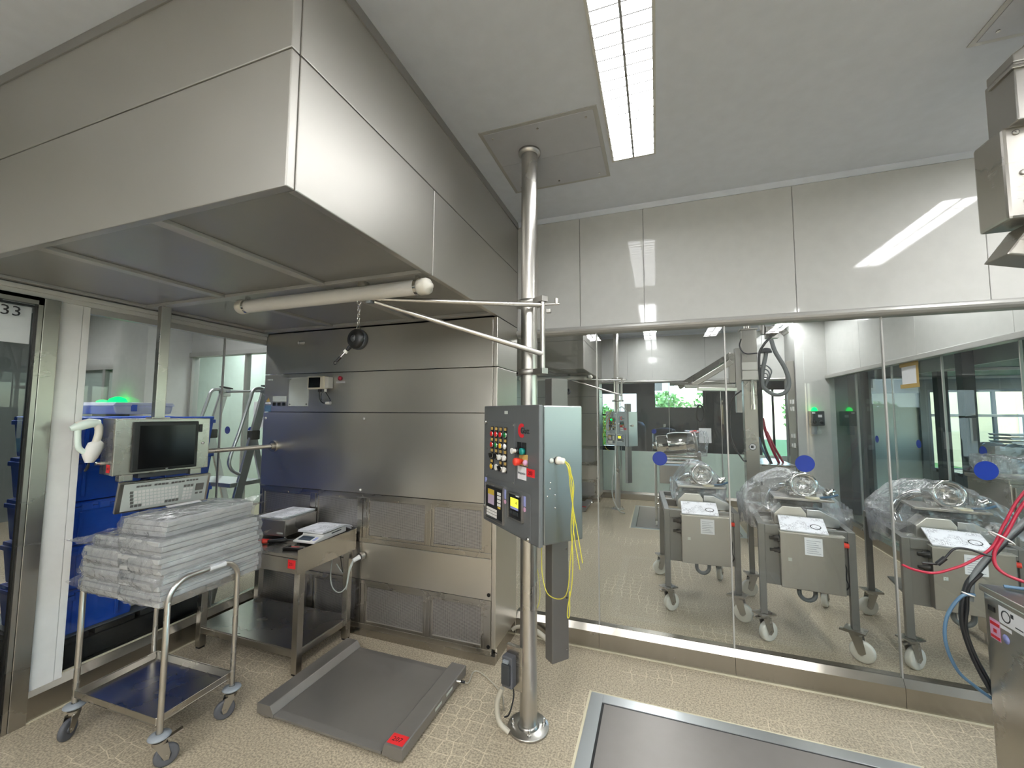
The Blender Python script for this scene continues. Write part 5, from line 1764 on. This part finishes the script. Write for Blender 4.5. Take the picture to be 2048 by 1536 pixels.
part('riser_cable', MB().tube(smoothpath([(CXc + .24, CYc - .08, 2.56), (CXc + .15, CYc - .10, 2.45), (CXc + .10, CYc - .09, 2.3), (CXc + .11, CYc - .09, 1.8), (CXc + .11, CYc - .08, 1.3), (CXc + .20, CYc - .05, 1.0)]), .014, 10), 'cable_black', t)
part('side_cable', MB().tube(smoothpath([(CXc - .085, CYc - .07, 2.55), (CXc - .11, CYc - .09, 2.45), (CXc - .05, CYc - .10, 2.36), (CXc + .085, CYc - .09, 2.36)]), .007, 8).tube(smoothpath([(CXc - .10, CYc - .05, 1.9), (CXc - .22, CYc - .05, 1.75), (CXc - .23, CYc - .05, 1.3), (CXc - .12, CYc - .06, 1.05), (CXc - .07, CYc - .06, 1.02)]), .009, 8), 'cable_black', t)
t = thing('control_box', 'low steel cabinet with red and blue cables behind the lifting column', 'cabinet', (1.42, 6.4, 0))
part('body', MB().box(1.20, 6.05, .05, 1.62, 6.9, .94), 'steel_dark', t, .006)
part('lid', MB().box(1.19, 6.04, .94, 1.63, 6.91, .965), 'steel', t, .003)
for x in (1.235, 1.585):
    part('side_handle', MB().box(x - .012, 6.025, .70, x + .012, 6.05, .86), 'black_plastic', t, .004)
part('red_hose', MB().tube(smoothpath([(1.50, 6.3, .97), (1.42, 6.2, 1.12), (1.33, 6.12, 1.35), (1.28, 6.05, 1.55)]), .018, 8).tube(smoothpath([(1.56, 6.35, .97), (1.44, 6.2, 1.16), (1.34, 6.14, 1.38)]), .014, 8), 'cable_red', t)
part('blue_hose', MB().tube(smoothpath([(1.40, 6.3, .97), (1.34, 6.2, 1.05), (1.26, 6.1, 1.2), (1.22, 6.0, 1.3)]), .014, 8), 'cable_blue', t)
part('foot', MB().box(1.24, 6.1, 0, 1.58, 6.85, .05), 'black_plastic', t)

for zz, rr, k in ((1.62, .085, 0), (1.50, .06, 1), (1.30, .075, 2)):
    single('earth_wire', MB().tube(smoothpath([(-.70, 6.86, 1.66), (-.80 - .02 * k, 6.88, zz), (-.86 + rr * .3, 6.90, zz - .12), (-.80, 6.88, zz - .26), (-.74, 6.85, zz - .30)]), .004, 7), 'earth_wire',
           '%s yellow wire looping beside the control cabinet of the room beyond the glass' % ('upper', 'middle', 'lower')[k], 'wire')
single('hanging_cable', MB().tube(smoothpath([(-.46, 6.78, 1.64), (-.53, 6.70, 1.71), (-.60, 6.62, 1.60), (-.61, 6.60, 1.2), (-.66, 6.60, .7), (-.68, 6.62, .35), (-.60, 6.7, .10), (-.52, 6.9, .012)]), .009, 8), 'label_grey',
       'grey cable hanging in front of the control cabinet beyond the glass', 'cable')
# lamp box on the white pier
t = thing('wall_lamp_box', 'black wall box with a green lamp on the white pier', 'lamp', (2.30, 7.5, 1.43))
part('housing', MB().box(2.20, 7.40, 1.435, 2.385, 7.499, 1.655), 'dark_grey', t, .012)
part('green_lamp', MB().lathe([(0, .06), (.018, .055), (.032, .04), (.04, .015), (.042, 0), (0, 0)], (2.27, 7.45, 1.656), n=20), 'led_green', t)
part('white_label', MB().box(2.225, 7.3985, 1.615, 2.265, 7.3995, 1.64).box(2.30, 7.3985, 1.56, 2.35, 7.3995, 1.60), 'white_paper', t)
for x in (2.25, 2.34):
    part('rotary_knob', MB().lathe([(0, 0), (.025, 0), (.022, .02), (0, .022)], (x, 7.40, 1.49), (0, -1, 0), 14), 'black_plastic', t)
part('socket', MB().box(2.225, 7.43, 1.30, 2.29, 7.499, 1.43), 'grey_plastic', t, .006)
part('bracket', MB().box(2.30, 7.47, 1.31, 2.36, 7.499, 1.36).box(2.315, 7.48, 1.30, 2.345, 7.499, 1.433), 'label_grey', t, .002)

# ------------------------------------------------------------------ steel box with cables and lifting head at the frame's right edge
t = thing('machine_box', 'tall steel box with stickers before the glass wall, cables running onto its lid', 'cabinet', (1.40, 1.6, 0))
part('body', MB().box(1.172, 1.05, .06, 1.60, 2.142, .925), 'steel', t, .006)
part('lid', MB().box(1.164, 1.04, .927, 1.61, 2.151, .950), 'steel', t, .003)
part('plinth', MB().box(1.20, 1.10, 0, 1.57, 2.10, .06), 'steel_dark', t)
fx = 1.1715
part('latch', MB().box(fx - .003, 2.088, .868, fx, 2.118, .886), 'black_plastic', t, .001)
part('type_label', MB().box(fx - .001, 1.955, .845, fx, 2.068, .905), 'white_paper', t, label='white inspection label with a drawn circle')
part('label_ring', MB().lathe([(.017, 0), (.021, 0), (.021, .001), (.017, .001)], (fx - .001, 2.035, .876), (-1, 0, 0), 24).box(fx - .0018, 2.001, .882, fx - .001, 2.013, .896).box(fx - .0018, 1.962, .856, fx - .001, 1.995, .860), 'dark_grey', t)
part('strip_label', MB().box(fx - .001, 2.015, .826, fx, 2.066, .838), 'white_paper', t)
part('warning_label', MB().box(fx - .001, 2.068, .770, fx, 2.116, .842), 'pink', t, label='reddish warning label')
part('warning_bar', MB().box(fx - .0018, 2.070, .820, fx - .001, 2.114, .832).box(fx - .0018, 2.070, .774, fx - .001, 2.114, .784).box(fx - .0018, 2.085, .795, fx - .001, 2.100, .808), 'logo_red', t)
part('seal_label', MB().lathe([(0, 0), (.016, 0), (.016, .001), (0, .001)], (fx, 2.043, .795), (-1, 0, 0), 16), 'lilac', t)
part('inventory_sticker', MB().box(fx - .001, 1.885, .845, fx, 1.947, .900), 'red_paper', t)


def bundle(name, mt, pts, r, label, loc=None):
    return single(name, MB().tube(smoothpath(pts, 7), r, 10), mt, label, 'cable', 'cables on the steel box')


bundle('red_cable', 'cable_red', [(1.42, 2.14, 1.44), (1.32, 2.165, 1.297), (1.265, 2.17, 1.18), (1.222, 2.17, 1.085), (1.15, 2.17, 1.02), (1.10, 2.17, .99), (1.04, 2.17, .965), (.98, 2.17, .97), (.94, 2.17, .985)], .005, 'red cable looping out from the bundle towards the machine with the large bag')
bundle('red_cable', 'cable_red', [(1.43, 2.14, 1.42), (1.33, 2.165, 1.275), (1.27, 2.165, 1.155), (1.222, 2.16, 1.06), (1.235, 2.14, 1.0), (1.33, 2.09, .972), (1.45, 2.02, .960)], .006, 'thick red cable bending down onto the lid of the steel box')
bundle('grey_cable', 'hose_grey', [(1.45, 2.12, 1.40), (1.34, 2.16, 1.225), (1.26, 2.17, 1.12), (1.188, 2.176, 1.01), (1.163, 2.180, .95), (1.153, 2.180, .87)], .009, 'grey cable of the bundle bending over the far corner of the steel box')
bundle('black_cable', 'cable_black', [(1.47, 2.14, 1.39), (1.36, 2.18, 1.215), (1.27, 2.188, 1.10), (1.195, 2.195, .99), (1.148, 2.19, .92), (1.125, 2.185, .80), (1.142, 2.18, .68), (1.175, 2.175, .58), (1.24, 2.17, .42), (1.26, 2.17, .2)], .009, 'black cable running down the far edge of the steel box')
bundle('black_cable', 'cable_black', [(1.185, 2.165, .985), (1.150, 2.178, .92), (1.140, 2.178, .84), (1.132, 2.178, .76), (1.150, 2.172, .67), (1.185, 2.17, .58), (1.25, 2.168, .4)], .006, 'thin black cable beside the thick one on the box edge')
bundle('black_cable', 'cable_black', [(1.215, 2.16, 1.055), (1.19, 2.165, 1.06), (1.15, 2.17, 1.072), (1.11, 2.17, 1.068), (1.078, 2.17, 1.028)], .004, 'thin black lead arching out to a loose plug')
bundle('blue_cable', 'cable_blue', [(1.160, 2.165, .90), (1.120, 2.17, .885), (1.075, 2.175, .80), (1.065, 2.175, .70), (1.095, 2.175, .60), (1.145, 2.172, .55), (1.20, 2.17, .51)], .006, 'blue-grey hose looping out from the corner of the steel box')
bundle('blue_cable', 'cable_blue', [(1.165, 2.10, .28), (1.12, 2.13, .22), (1.075, 2.15, .16), (1.05, 2.13, .08), (1.04, 2.05, .012), (1.05, 1.9, .010)], .0075, 'blue hose reaching the floor beside the weighing plate')
bundle('blue_cable', 'cable_blue', [(1.50, 1.88, .962), (1.38, 1.99, .968), (1.29, 2.09, .962), (1.22, 2.12, .958)], .006, 'blue hose lying across the lid of the steel box')
t = thing('loose_plug', 'small black plug with pin hanging in front of the machine beside the steel box', 'plug', (1.06, 2.17, 1.0))
part('body', MB().cyl((1.080, 2.17, 1.030), (1.055, 2.175, 1.000), .009, n=12), 'cable_black', t)
part('pin', MB().cyl((1.055, 2.175, 1.000), (1.01, 2.18, .998), .004, n=8), 'black_plastic', t)
for k, (c, ax, lb) in enumerate((((1.252, 2.168, 1.125), (.6, .05, .85), 'pale cable tie around the cable bundle above the steel box'), ((1.143, 2.172, .897), (.3, .1, 1), 'pale cable tie holding the blue hose at the box corner'),
                                 ((1.083, 2.152, .175), (-.5, .2, -.6), 'dark cable tie on the blue hose near the floor'))):
    single('cable_tie', MB().tube(arc(c, .036 if k == 0 else .016, 0, 2 * PI, 16, Vector(ax).normalized().orthogonal().normalized(), Vector(ax).normalized().cross(Vector(ax).normalized().orthogonal().normalized()))[:-1], .003, 6, True),
           'cable_black' if k == 2 else 'white_plastic', lb, 'cable tie')

t = thing('lifting_head', 'steel lifting head hanging from the ceiling at the upper edge, above the steel box', 'lift', (1.30, 1.88, 2.2))
part('head_box', MB().box(1.15, 1.845, 2.272, 1.52, 1.985, 2.60), 'steel', t, .010)
part('top_housing', MB().box(1.165, 1.80, 2.595, 1.50, 1.93, 2.80), 'steel_dark', t, .004)
part('top_wedge', MB().prism([(0, 0), (.34, .0), (.34, .26), (.20, .26), (.06, .07), (0, .03)], (1.165, 1.80, 2.80), (1, 0, 0), (0, 0, 1), (0, .12, 0)), 'steel_dark', t, .004)
part('slot', MB().box(1.24, 1.797, 2.79, 1.33, 1.80, 2.805), 'black_plastic', t)
part('flange_lip', MB().box(1.155, 1.79, 2.772, 1.20, 1.90, 2.784), 'steel', t, .002)
for x, z in ((1.185, 2.575), (1.195, 2.43), (1.20, 2.33), (1.30, 2.33)):
    part('socket_screw', MB().lathe([(0, 0), (.010, 0), (.009, .004), (.004, .005), (0, .003)], (x, 1.845, z), (0, -1, 0), 12), 'steel_dark', t)
part('lower_wedge', MB().prism([(0, 0), (.20, -.05), (.34, -.05), (.34, .11), (.075, .11)], (1.145, 1.86, 2.155), (1, 0, 0), (0, 0, 1), (0, .11, 0)), 'steel', t, .006)
part('roller', MB().lathe([(0, -.06), (.05, -.06), (.055, -.05), (.055, .05), (.05, .06), (0, .06)], (1.27, 1.845, 2.235), (0, 1, 0), 24), 'chrome', t)
part('ceiling_stem', MB().cyl((1.42, 1.80, 3.0), (1.42, 1.80, ZC - .007), .05, n=20), 'steel', t)

# ------------------------------------------------------------------ crates, box and ladder behind the left glass
t = thing('pallet', 'dark plastic pallet under the blue crates behind the side glass', 'pallet', (-3.62, 2.0, 0))
for y in (1.45, 1.68, 1.91, 2.14):
    part('deck_board', MB().box(-4.02, y - .10, .115, -3.22, y + .10, .145), 'pallet_black', t, .003)
for x in (-3.98, -3.62, -3.26):
    part('runner', MB().box(x - .05, 1.35, 0, x + .05, 2.24, .112), 'pallet_black', t, .003)
pl2 = dup(t, (0, 0, .147), 'upper dark plastic pallet, directly under the blue crates behind the side glass')
t['label'] = 'lower dark plastic pallet on the floor behind the side glass'
sheet = single('grey_sheet', MB().box(-4.0, 1.37, .293, -3.235, 2.235, .299), 'hose_grey', 'grey liner sheet between the pallet and the blue crates', 'sheet')


def crate(x, y, z, w, d, h, mat, label, lid=True):
    t = thing('blue_crate', label, 'crate', (x, y, z), 0, 'stacked blue plastic crates')
    q = lambda n, m, mt, **k: part(n, m, mt, t, w=False, **k)
    b = .018
    m = MB()
    v0 = [(sx * (w / 2 - b), sy * (d / 2 - b), 0) for sx, sy in ((-1, -1), (1, -1), (1, 1), (-1, 1))]
    v1 = [(sx * w / 2, sy * d / 2, h - .03) for sx, sy in ((-1, -1), (1, -1), (1, 1), (-1, 1))]
    m.add(v0 + v1, [(0, 3, 2, 1), (4, 5, 6, 7)] + [(i, (i + 1) % 4, 4 + (i + 1) % 4, 4 + i) for i in range(4)])
    q('crate_body', m, mat, bev=.008)
    rim = MB().box(-w / 2 - .008, -d / 2 - .008, h - .055, w / 2 + .008, d / 2 + .008, h - .028)
    q('rim_edge', rim, mat, bev=.004)
    if lid:
        m = MB()
        for sx in (-1, 1):
            m.prism([(0, 0), (w / 2 - .003, 0), (w / 2 - .003, .012), (.012, .022), (.0, .018)], (sx * w / 2, -d / 2, h - .026), (-sx, 0, 0), (0, 0, 1), (0, d, 0))
        q('lid', m, mat, bev=.002)
        for k in range(5):
            yy = -d / 2 + d * (k + .5) / 5
            q('hinge_lug', MB().box(w / 2 - .01, yy - .025, h - .05, w / 2 + .013, yy + .025, h - .012), mat, bev=.003)
    for yy in (-d * .25, d * .25):
        q('side_rib', MB().box(w / 2 - .008, yy - .008, .03, w / 2 + .004, yy + .008, h - .06), mat, bev=.002)
    return t


lev = ['lowest', 'second', 'third', 'fourth', 'top']
h = .252
for k in range(5):
    crate(-3.52, 1.585, .300 + k * (h + .002), .56, .41, h, 'crate_blue', '%s blue crate of the stack beside the white wall panel' % lev[k])
for k in range(5):
    crate(-3.53, 2.03, .300 + k * (h + .002), .56, .41, h, 'crate_blue' if k != 4 else 'crate_blue', '%s blue crate of the stack behind the terminal and the trolley' % lev[k])
t = thing('storage_box', 'low translucent lilac storage box with lid on top of the blue crates', 'box', (-3.50, 1.80, 1.580))
part('box_body', MB().prism([(-.16, 0), (.16, 0), (.175, .055), (-.175, .055)], (-3.72, 1.80, 1.581), (0, 1, 0), (0, 0, 1), (.42, 0, 0)), 'clear_plastic', t, .008)
part('box_lid', MB().prism([(-.18, 0), (.18, 0), (.165, .022), (-.165, .022)], (-3.73, 1.80, 1.637), (0, 1, 0), (0, 0, 1), (.44, 0, 0)), 'clear_plastic', t, .004)
part('clip', MB().box(-3.300, 1.72, 1.60, -3.288, 1.75, 1.645), 'crate_blue', t, .003)
part('folded_film', MB().box(-3.68, 1.67, 1.59, -3.34, 1.93, 1.615), 'lilac', t, .01)

t = thing('step_ladder', 'aluminium step ladder with curved handrails standing behind the side glass', 'ladder', (-3.6, 2.55, 0))
A = 'aluminium'
LY = lambda z: 2.30 + .24 * z
for x in (-3.33, -3.86):
    part('front_stile', MB().beam((x, LY(.02), .02), (x, LY(1.76), 1.76), .026, .070, (0, 1, 0)), A, t, .003)
    part('rear_stile', MB().beam((x, 3.0, .02), (x, 2.63, 1.41), .024, .05, (0, 1, 0)), A, t, .003)
    part('handrail', MB().tube(smoothpath([(x, 2.56, 1.06), (x, 2.475, 1.10), (x, 2.43, 1.17), (x, 2.445, 1.26), (x, 2.50, 1.42), (x, 2.585, 1.70), (x, 2.612, 1.785), (x, 2.66, 1.808), (x, 2.73, 1.80)], 6), .014, 12), A, t)
    part('rail_bracket', MB().box(x - .03, 2.70, 1.745, x + .03, 2.775, 1.815), A, t, .006)
    part('rubber_grip', MB().beam((x, 2.70, 1.835), (x, 2.80, 1.822), .05, .012), 'black_plastic', t, .003)
    part('foot', MB().box(x - .03, 2.27, 0, x + .03, 2.34, .03), 'black_plastic', t, .004)
    part('hinge_joint', MB().box(x - .03, 2.595, 1.36, x + .03, 2.675, 1.44), 'black_plastic', t, .008)
for z in (.25, .50, .75):
    part('tread', MB().box(-3.85, LY(z) - .06, z - .012, -3.34, LY(z) + .05, z + .012), A, t, .003)
part('platform', MB().box(-3.87, 2.44, .975, -3.32, 2.72, 1.01), A, t, .004)
part('top_bar', MB().cyl((-3.86, 2.74, 1.79), (-3.33, 2.74, 1.79), .012, n=10), A, t)
part('rear_brace', MB().beam((-3.86, 2.88, .45), (-3.33, 2.88, .45), .02, .04), A, t, .002)

# green lamp box on the pier of the crate room
t = thing('wall_lamp_box', 'wall box with a glowing green lamp above the crates behind the side glass', 'lamp', (-5.95, 3.02, 1.55))
part('housing', MB().box(-6.10, 2.92, 1.50, -5.80, 3.018, 1.70), 'dark_grey', t, .01)
part('green_lamp', MB().lathe([(0, .07), (.03, .065), (.07, .045), (.09, .012), (.09, 0), (0, 0)], (-5.93, 2.96, 1.701), n=20), 'led_green', t)
part('white_label', MB().box(-6.08, 2.9185, 1.64, -6.02, 2.9195, 1.68), 'white_paper', t)
t = thing('wall_lamp_box', 'smaller green lamp box further behind, seen next to the first above the crates', 'lamp', (-6.85, 3.3, 1.60))
part('housing', MB().box(-6.98, 3.22, 1.53, -6.72, 3.30, 1.70), 'dark_grey', t, .01)
part('post', MB().box(-6.87, 3.30, 0, -6.83, 3.34, 1.70), 'steel', t)
part('green_lamp', MB().lathe([(0, .05), (.03, .045), (.06, .03), (.065, 0), (0, 0)], (-6.85, 3.26, 1.701), n=20), 'led_green', t)

# ------------------------------------------------------------------ room behind the right partition
t = thing('steel_hood', 'steel ventilation hood with dark underside behind the taped sheet', 'hood', (4.2, 5.6, 2.1))
part('side_panel', MB().box(3.1, 3.6, 2.12, 3.13, 7.6, 2.55), 'booth_steel', t, .003)
part('side_panel', MB().box(3.1, 3.6, 2.555, 3.13, 7.6, ZC - .01), 'booth_steel', t, .003)
part('front_panel', MB().box(3.13, 3.6, 2.12, 5.6, 3.63, ZC - .01), 'booth_steel', t, .003)
part('back_panel', MB().box(3.13, 7.57, 2.12, 5.6, 7.6, ZC - .01), 'booth_steel', t, .003)
for k in range(3):
    part('soffit_sheet', MB().box(3.14, 3.65 + k * 1.31, 2.15, 5.6, 3.65 + k * 1.31 + 1.27, 2.16), 'dark_grey', t)
    part('soffit_rail', MB().box(3.14, 3.65 + k * 1.31 + 1.27, 2.12, 5.6, 3.65 + k * 1.31 + 1.30, 2.15), 'white_frame', t, .002)
t = thing('work_table', 'steel work table with white wrapped goods behind the right partition', 'table', (4.1, 6.6, 0))
part('table_top', MB().box(3.45, 6.2, .86, 4.95, 7.0, .90), 'steel', t, .004)
for x in (3.5, 4.86):
    for y in (6.25, 6.91):
        part('leg', MB().box(x, y, 0, x + .045, y + .045, .86), 'steel', t, .003)
part('lower_shelf', MB().box(3.5, 6.25, .25, 4.9, 6.95, .28), 'steel', t, .003)
single('wrapped_pack', film_blob((3.95, 6.55, 1.07), (.62, .5, .34), 41, .05, 14, None, 4), 'white_plastic', 'white wrapped pack on the steel table behind the right partition', 'pack')
single('wrapped_pack', film_blob((4.55, 6.7, 1.05), (.5, .45, .30), 42, .05, 14, None, 4), 'white_plastic', 'second white wrapped pack on the steel table, nearer the windows', 'pack')
tt = 0
for k in range(9):
    single('white_tray', MB().prism([(-.2, 0), (.2, 0), (.22, .028), (-.22, .028)], (4.72, 7.5, .92 + k * .05), (1, 0, 0), (0, 0, 1), (0, .4, 0)), 'white_plastic', '%s white tray of the stack in front of the windows' % ORDN[k], 'tray', 'white trays stacked by the windows', .004)
t = thing('side_cabinet', 'grey cabinet under the stack of white trays', 'cabinet', (4.75, 7.7, 0))
part('body', MB().box(4.45, 7.42, .05, 5.2, 7.98, .90), 'frame_paint', t, .005)
part('cabinet_top', MB().box(4.44, 7.41, .90, 5.21, 7.99, .918), 'steel', t, .003)
part('plinth', MB().box(4.48, 7.46, 0, 5.17, 7.95, .05), 'dark_grey', t)
for x in (4.465, 4.83):
    d_ = part('door', MB().box(x, 7.405, .07, x + .355, 7.419, .88), 'grey_plastic', t, .003)
    part('handle', MB().cyl((x + .30, 7.39, .6), (x + .30, 7.39, .75), .007, n=8).box(x + .295, 7.39, .61, x + .305, 7.406, .62).box(x + .295, 7.39, .73, x + .305, 7.406, .74), 'chrome', d_)
c5 = dup(c0, (0, 0, 0), 'wheeled steel machine behind the right partition, seen through two panes')
c5.location = (3.35, 5.0, 0)
c5.rotation_euler = (0, 0, R(-80))
drape(3.35, 5.0, R(-80), 'clear film cover on the machine behind the right partition', (.6, .5, .5), (.26, .4, 1.0), 15, .04, slump(.3, .14))
t = thing('support_drum', 'tall steel drum standing close behind the right partition', 'drum', (2.95, 4.35, 0))
part('shell', MB().lathe([(0, .02), (.15, .02), (.16, .03), (.16, .98), (.165, .985), (.165, 1.0), (.15, 1.01), (0, 1.01)], (2.95, 4.35, 0), n=30), 'steel_dark', t)
part('drum_lid', MB().lathe([(0, 1.012), (.168, 1.012), (.168, 1.03), (.14, 1.05), (0, 1.05)], (2.95, 4.35, 0), n=30), 'steel', t)

# ------------------------------------------------------------------ third room: vessels in front of the far windows
for x, y, r, h, lb in ((-.55, 9.3, .32, 1.45, 'dark round vessel behind the far glass, beside the control cabinet'), (.15, 9.6, .26, 1.30, 'smaller dark vessel behind the far glass, above the tilted drum')):
    t = thing('mixing_vessel', lb, 'vessel', (x, y, 0))
    part('shell', MB().lathe([(0, .35), (r * .6, .38), (r, .55), (r, h - .12), (r * .8, h - .03), (r * .3, h), (0, h)], (x, y, 0), n=30), 'dark_grey', t)
    for k in range(3):
        a = R(90 + 120 * k)
        part('leg', MB().cyl((x + r * .8 * math.cos(a), y + r * .8 * math.sin(a), 0), (x + r * .8 * math.cos(a), y + r * .8 * math.sin(a), .6), .025, n=10), 'steel', t)
    part('lid_clamp', MB().cyl((x, y, h), (x, y, h + .08), .03, n=12), 'steel', t)
single('hose_ring', MB().tube(arc((.86, 9.5, 1.62), .17, 0, 2 * PI, 24, (.45, .2, 0), (0, 0, 1))[:-1], .02, 8, True).box(.84, 9.52, 1.78, .88, 10.5, 1.81), 'cable_black', 'dark hose coil hanging behind the far glass beside the window', 'hose')

# ------------------------------------------------------------------ outdoors
struct('ground', MB().box(-30, 10.7, -.6, 40, 40, -.5), 'grass_green')
struct('ground', MB().box(6.7, -20, -.6, 40, 10.65, -.5), 'bounce_paving')  # unseen ground made pale to bounce daylight indoors


def tree(x, y, h, r, label, seed, n=1500):
    t = thing('tree', label, 'tree', (x, y, -.5), 0, 'trees outside the windows')
    rr = random.Random(seed)
    part('trunk', MB().tube(smoothpath([(0, 0, 0), (.05, .02, h * .3), (-.03, .05, h * .55), (0, 0, h * .75)]), [.16] * 3 + [.13] * 6 + [.10] * 6 + [.07] * 4, 10), 'bark', t, w=False)
    m = MB()
    for k in range(n):
        u = Vector((rr.gauss(0, 1), rr.gauss(0, 1), rr.gauss(0, 1))).normalized() * (rr.random() ** .4)
        p = Vector((u.x * r, u.y * r, h * .62 + u.z * h * .38))
        a = Vector((rr.uniform(-1, 1), rr.uniform(-1, 1), rr.uniform(-1, 1))).normalized()
        b = a.orthogonal().normalized()
        s = rr.uniform(.06, .14)
        m.add([p - a * s, p + b * s * .5, p + a * s, p - b * s * .5], [(0, 1, 2, 3)])
    part('foliage', m, 'leaf_green', t, w=False, recalc=False)
    return t


tree(.3, 17.5, 3.0, 1.1, 'leafy green tree outside the far window, beside its left frame', 1)
tree(2.6, 19.0, 3.4, 1.3, 'second leafy green tree outside the far window', 2)
tree(-2.6, 18.5, 2.6, 1.1, 'leafy tree outside the mullioned far window', 3)
tree(5.4, 16.5, 3.4, 1.3, 'leafy green tree outside the narrow far window', 4)


def building(x, y, w, h, d, mat, label, nx, nz):
    t = thing('building', label, 'building', (x, y, -.5))
    part('walls', MB().box(x - w / 2, y, -.5, x + w / 2, y + d, h), mat, t)
    for i in range(nx):
        for j in range(nz):
            cx = x - w / 2 + (i + .5) * w / nx
            cz = 1.0 + j * 2.6
            f = part('window', MB().frame(cx - .6, cz - .7, cx + .6, cz + .7, .08, y - .05, y + .02), 'white_frame', t)
            part('pane', MB().box(cx - .53, y - .02, cz - .63, cx + .53, y - .01, cz + .63), 'display_blue', f)
    part('roof', MB().box(x - w / 2 - .3, y - .3, h, x + w / 2 + .3, y + d + .3, h + .25), 'grey_wall', t)
    return t


building(-5, 26, 12, 8, 6, 'building_white', 'pale building outside the mullioned far window', 5, 3)
building(16.6, 20, 10, 7, 5, 'brick_overexposed', 'brick building, overexposure put in its colour, outside the windows behind the right partition', 4, 2)
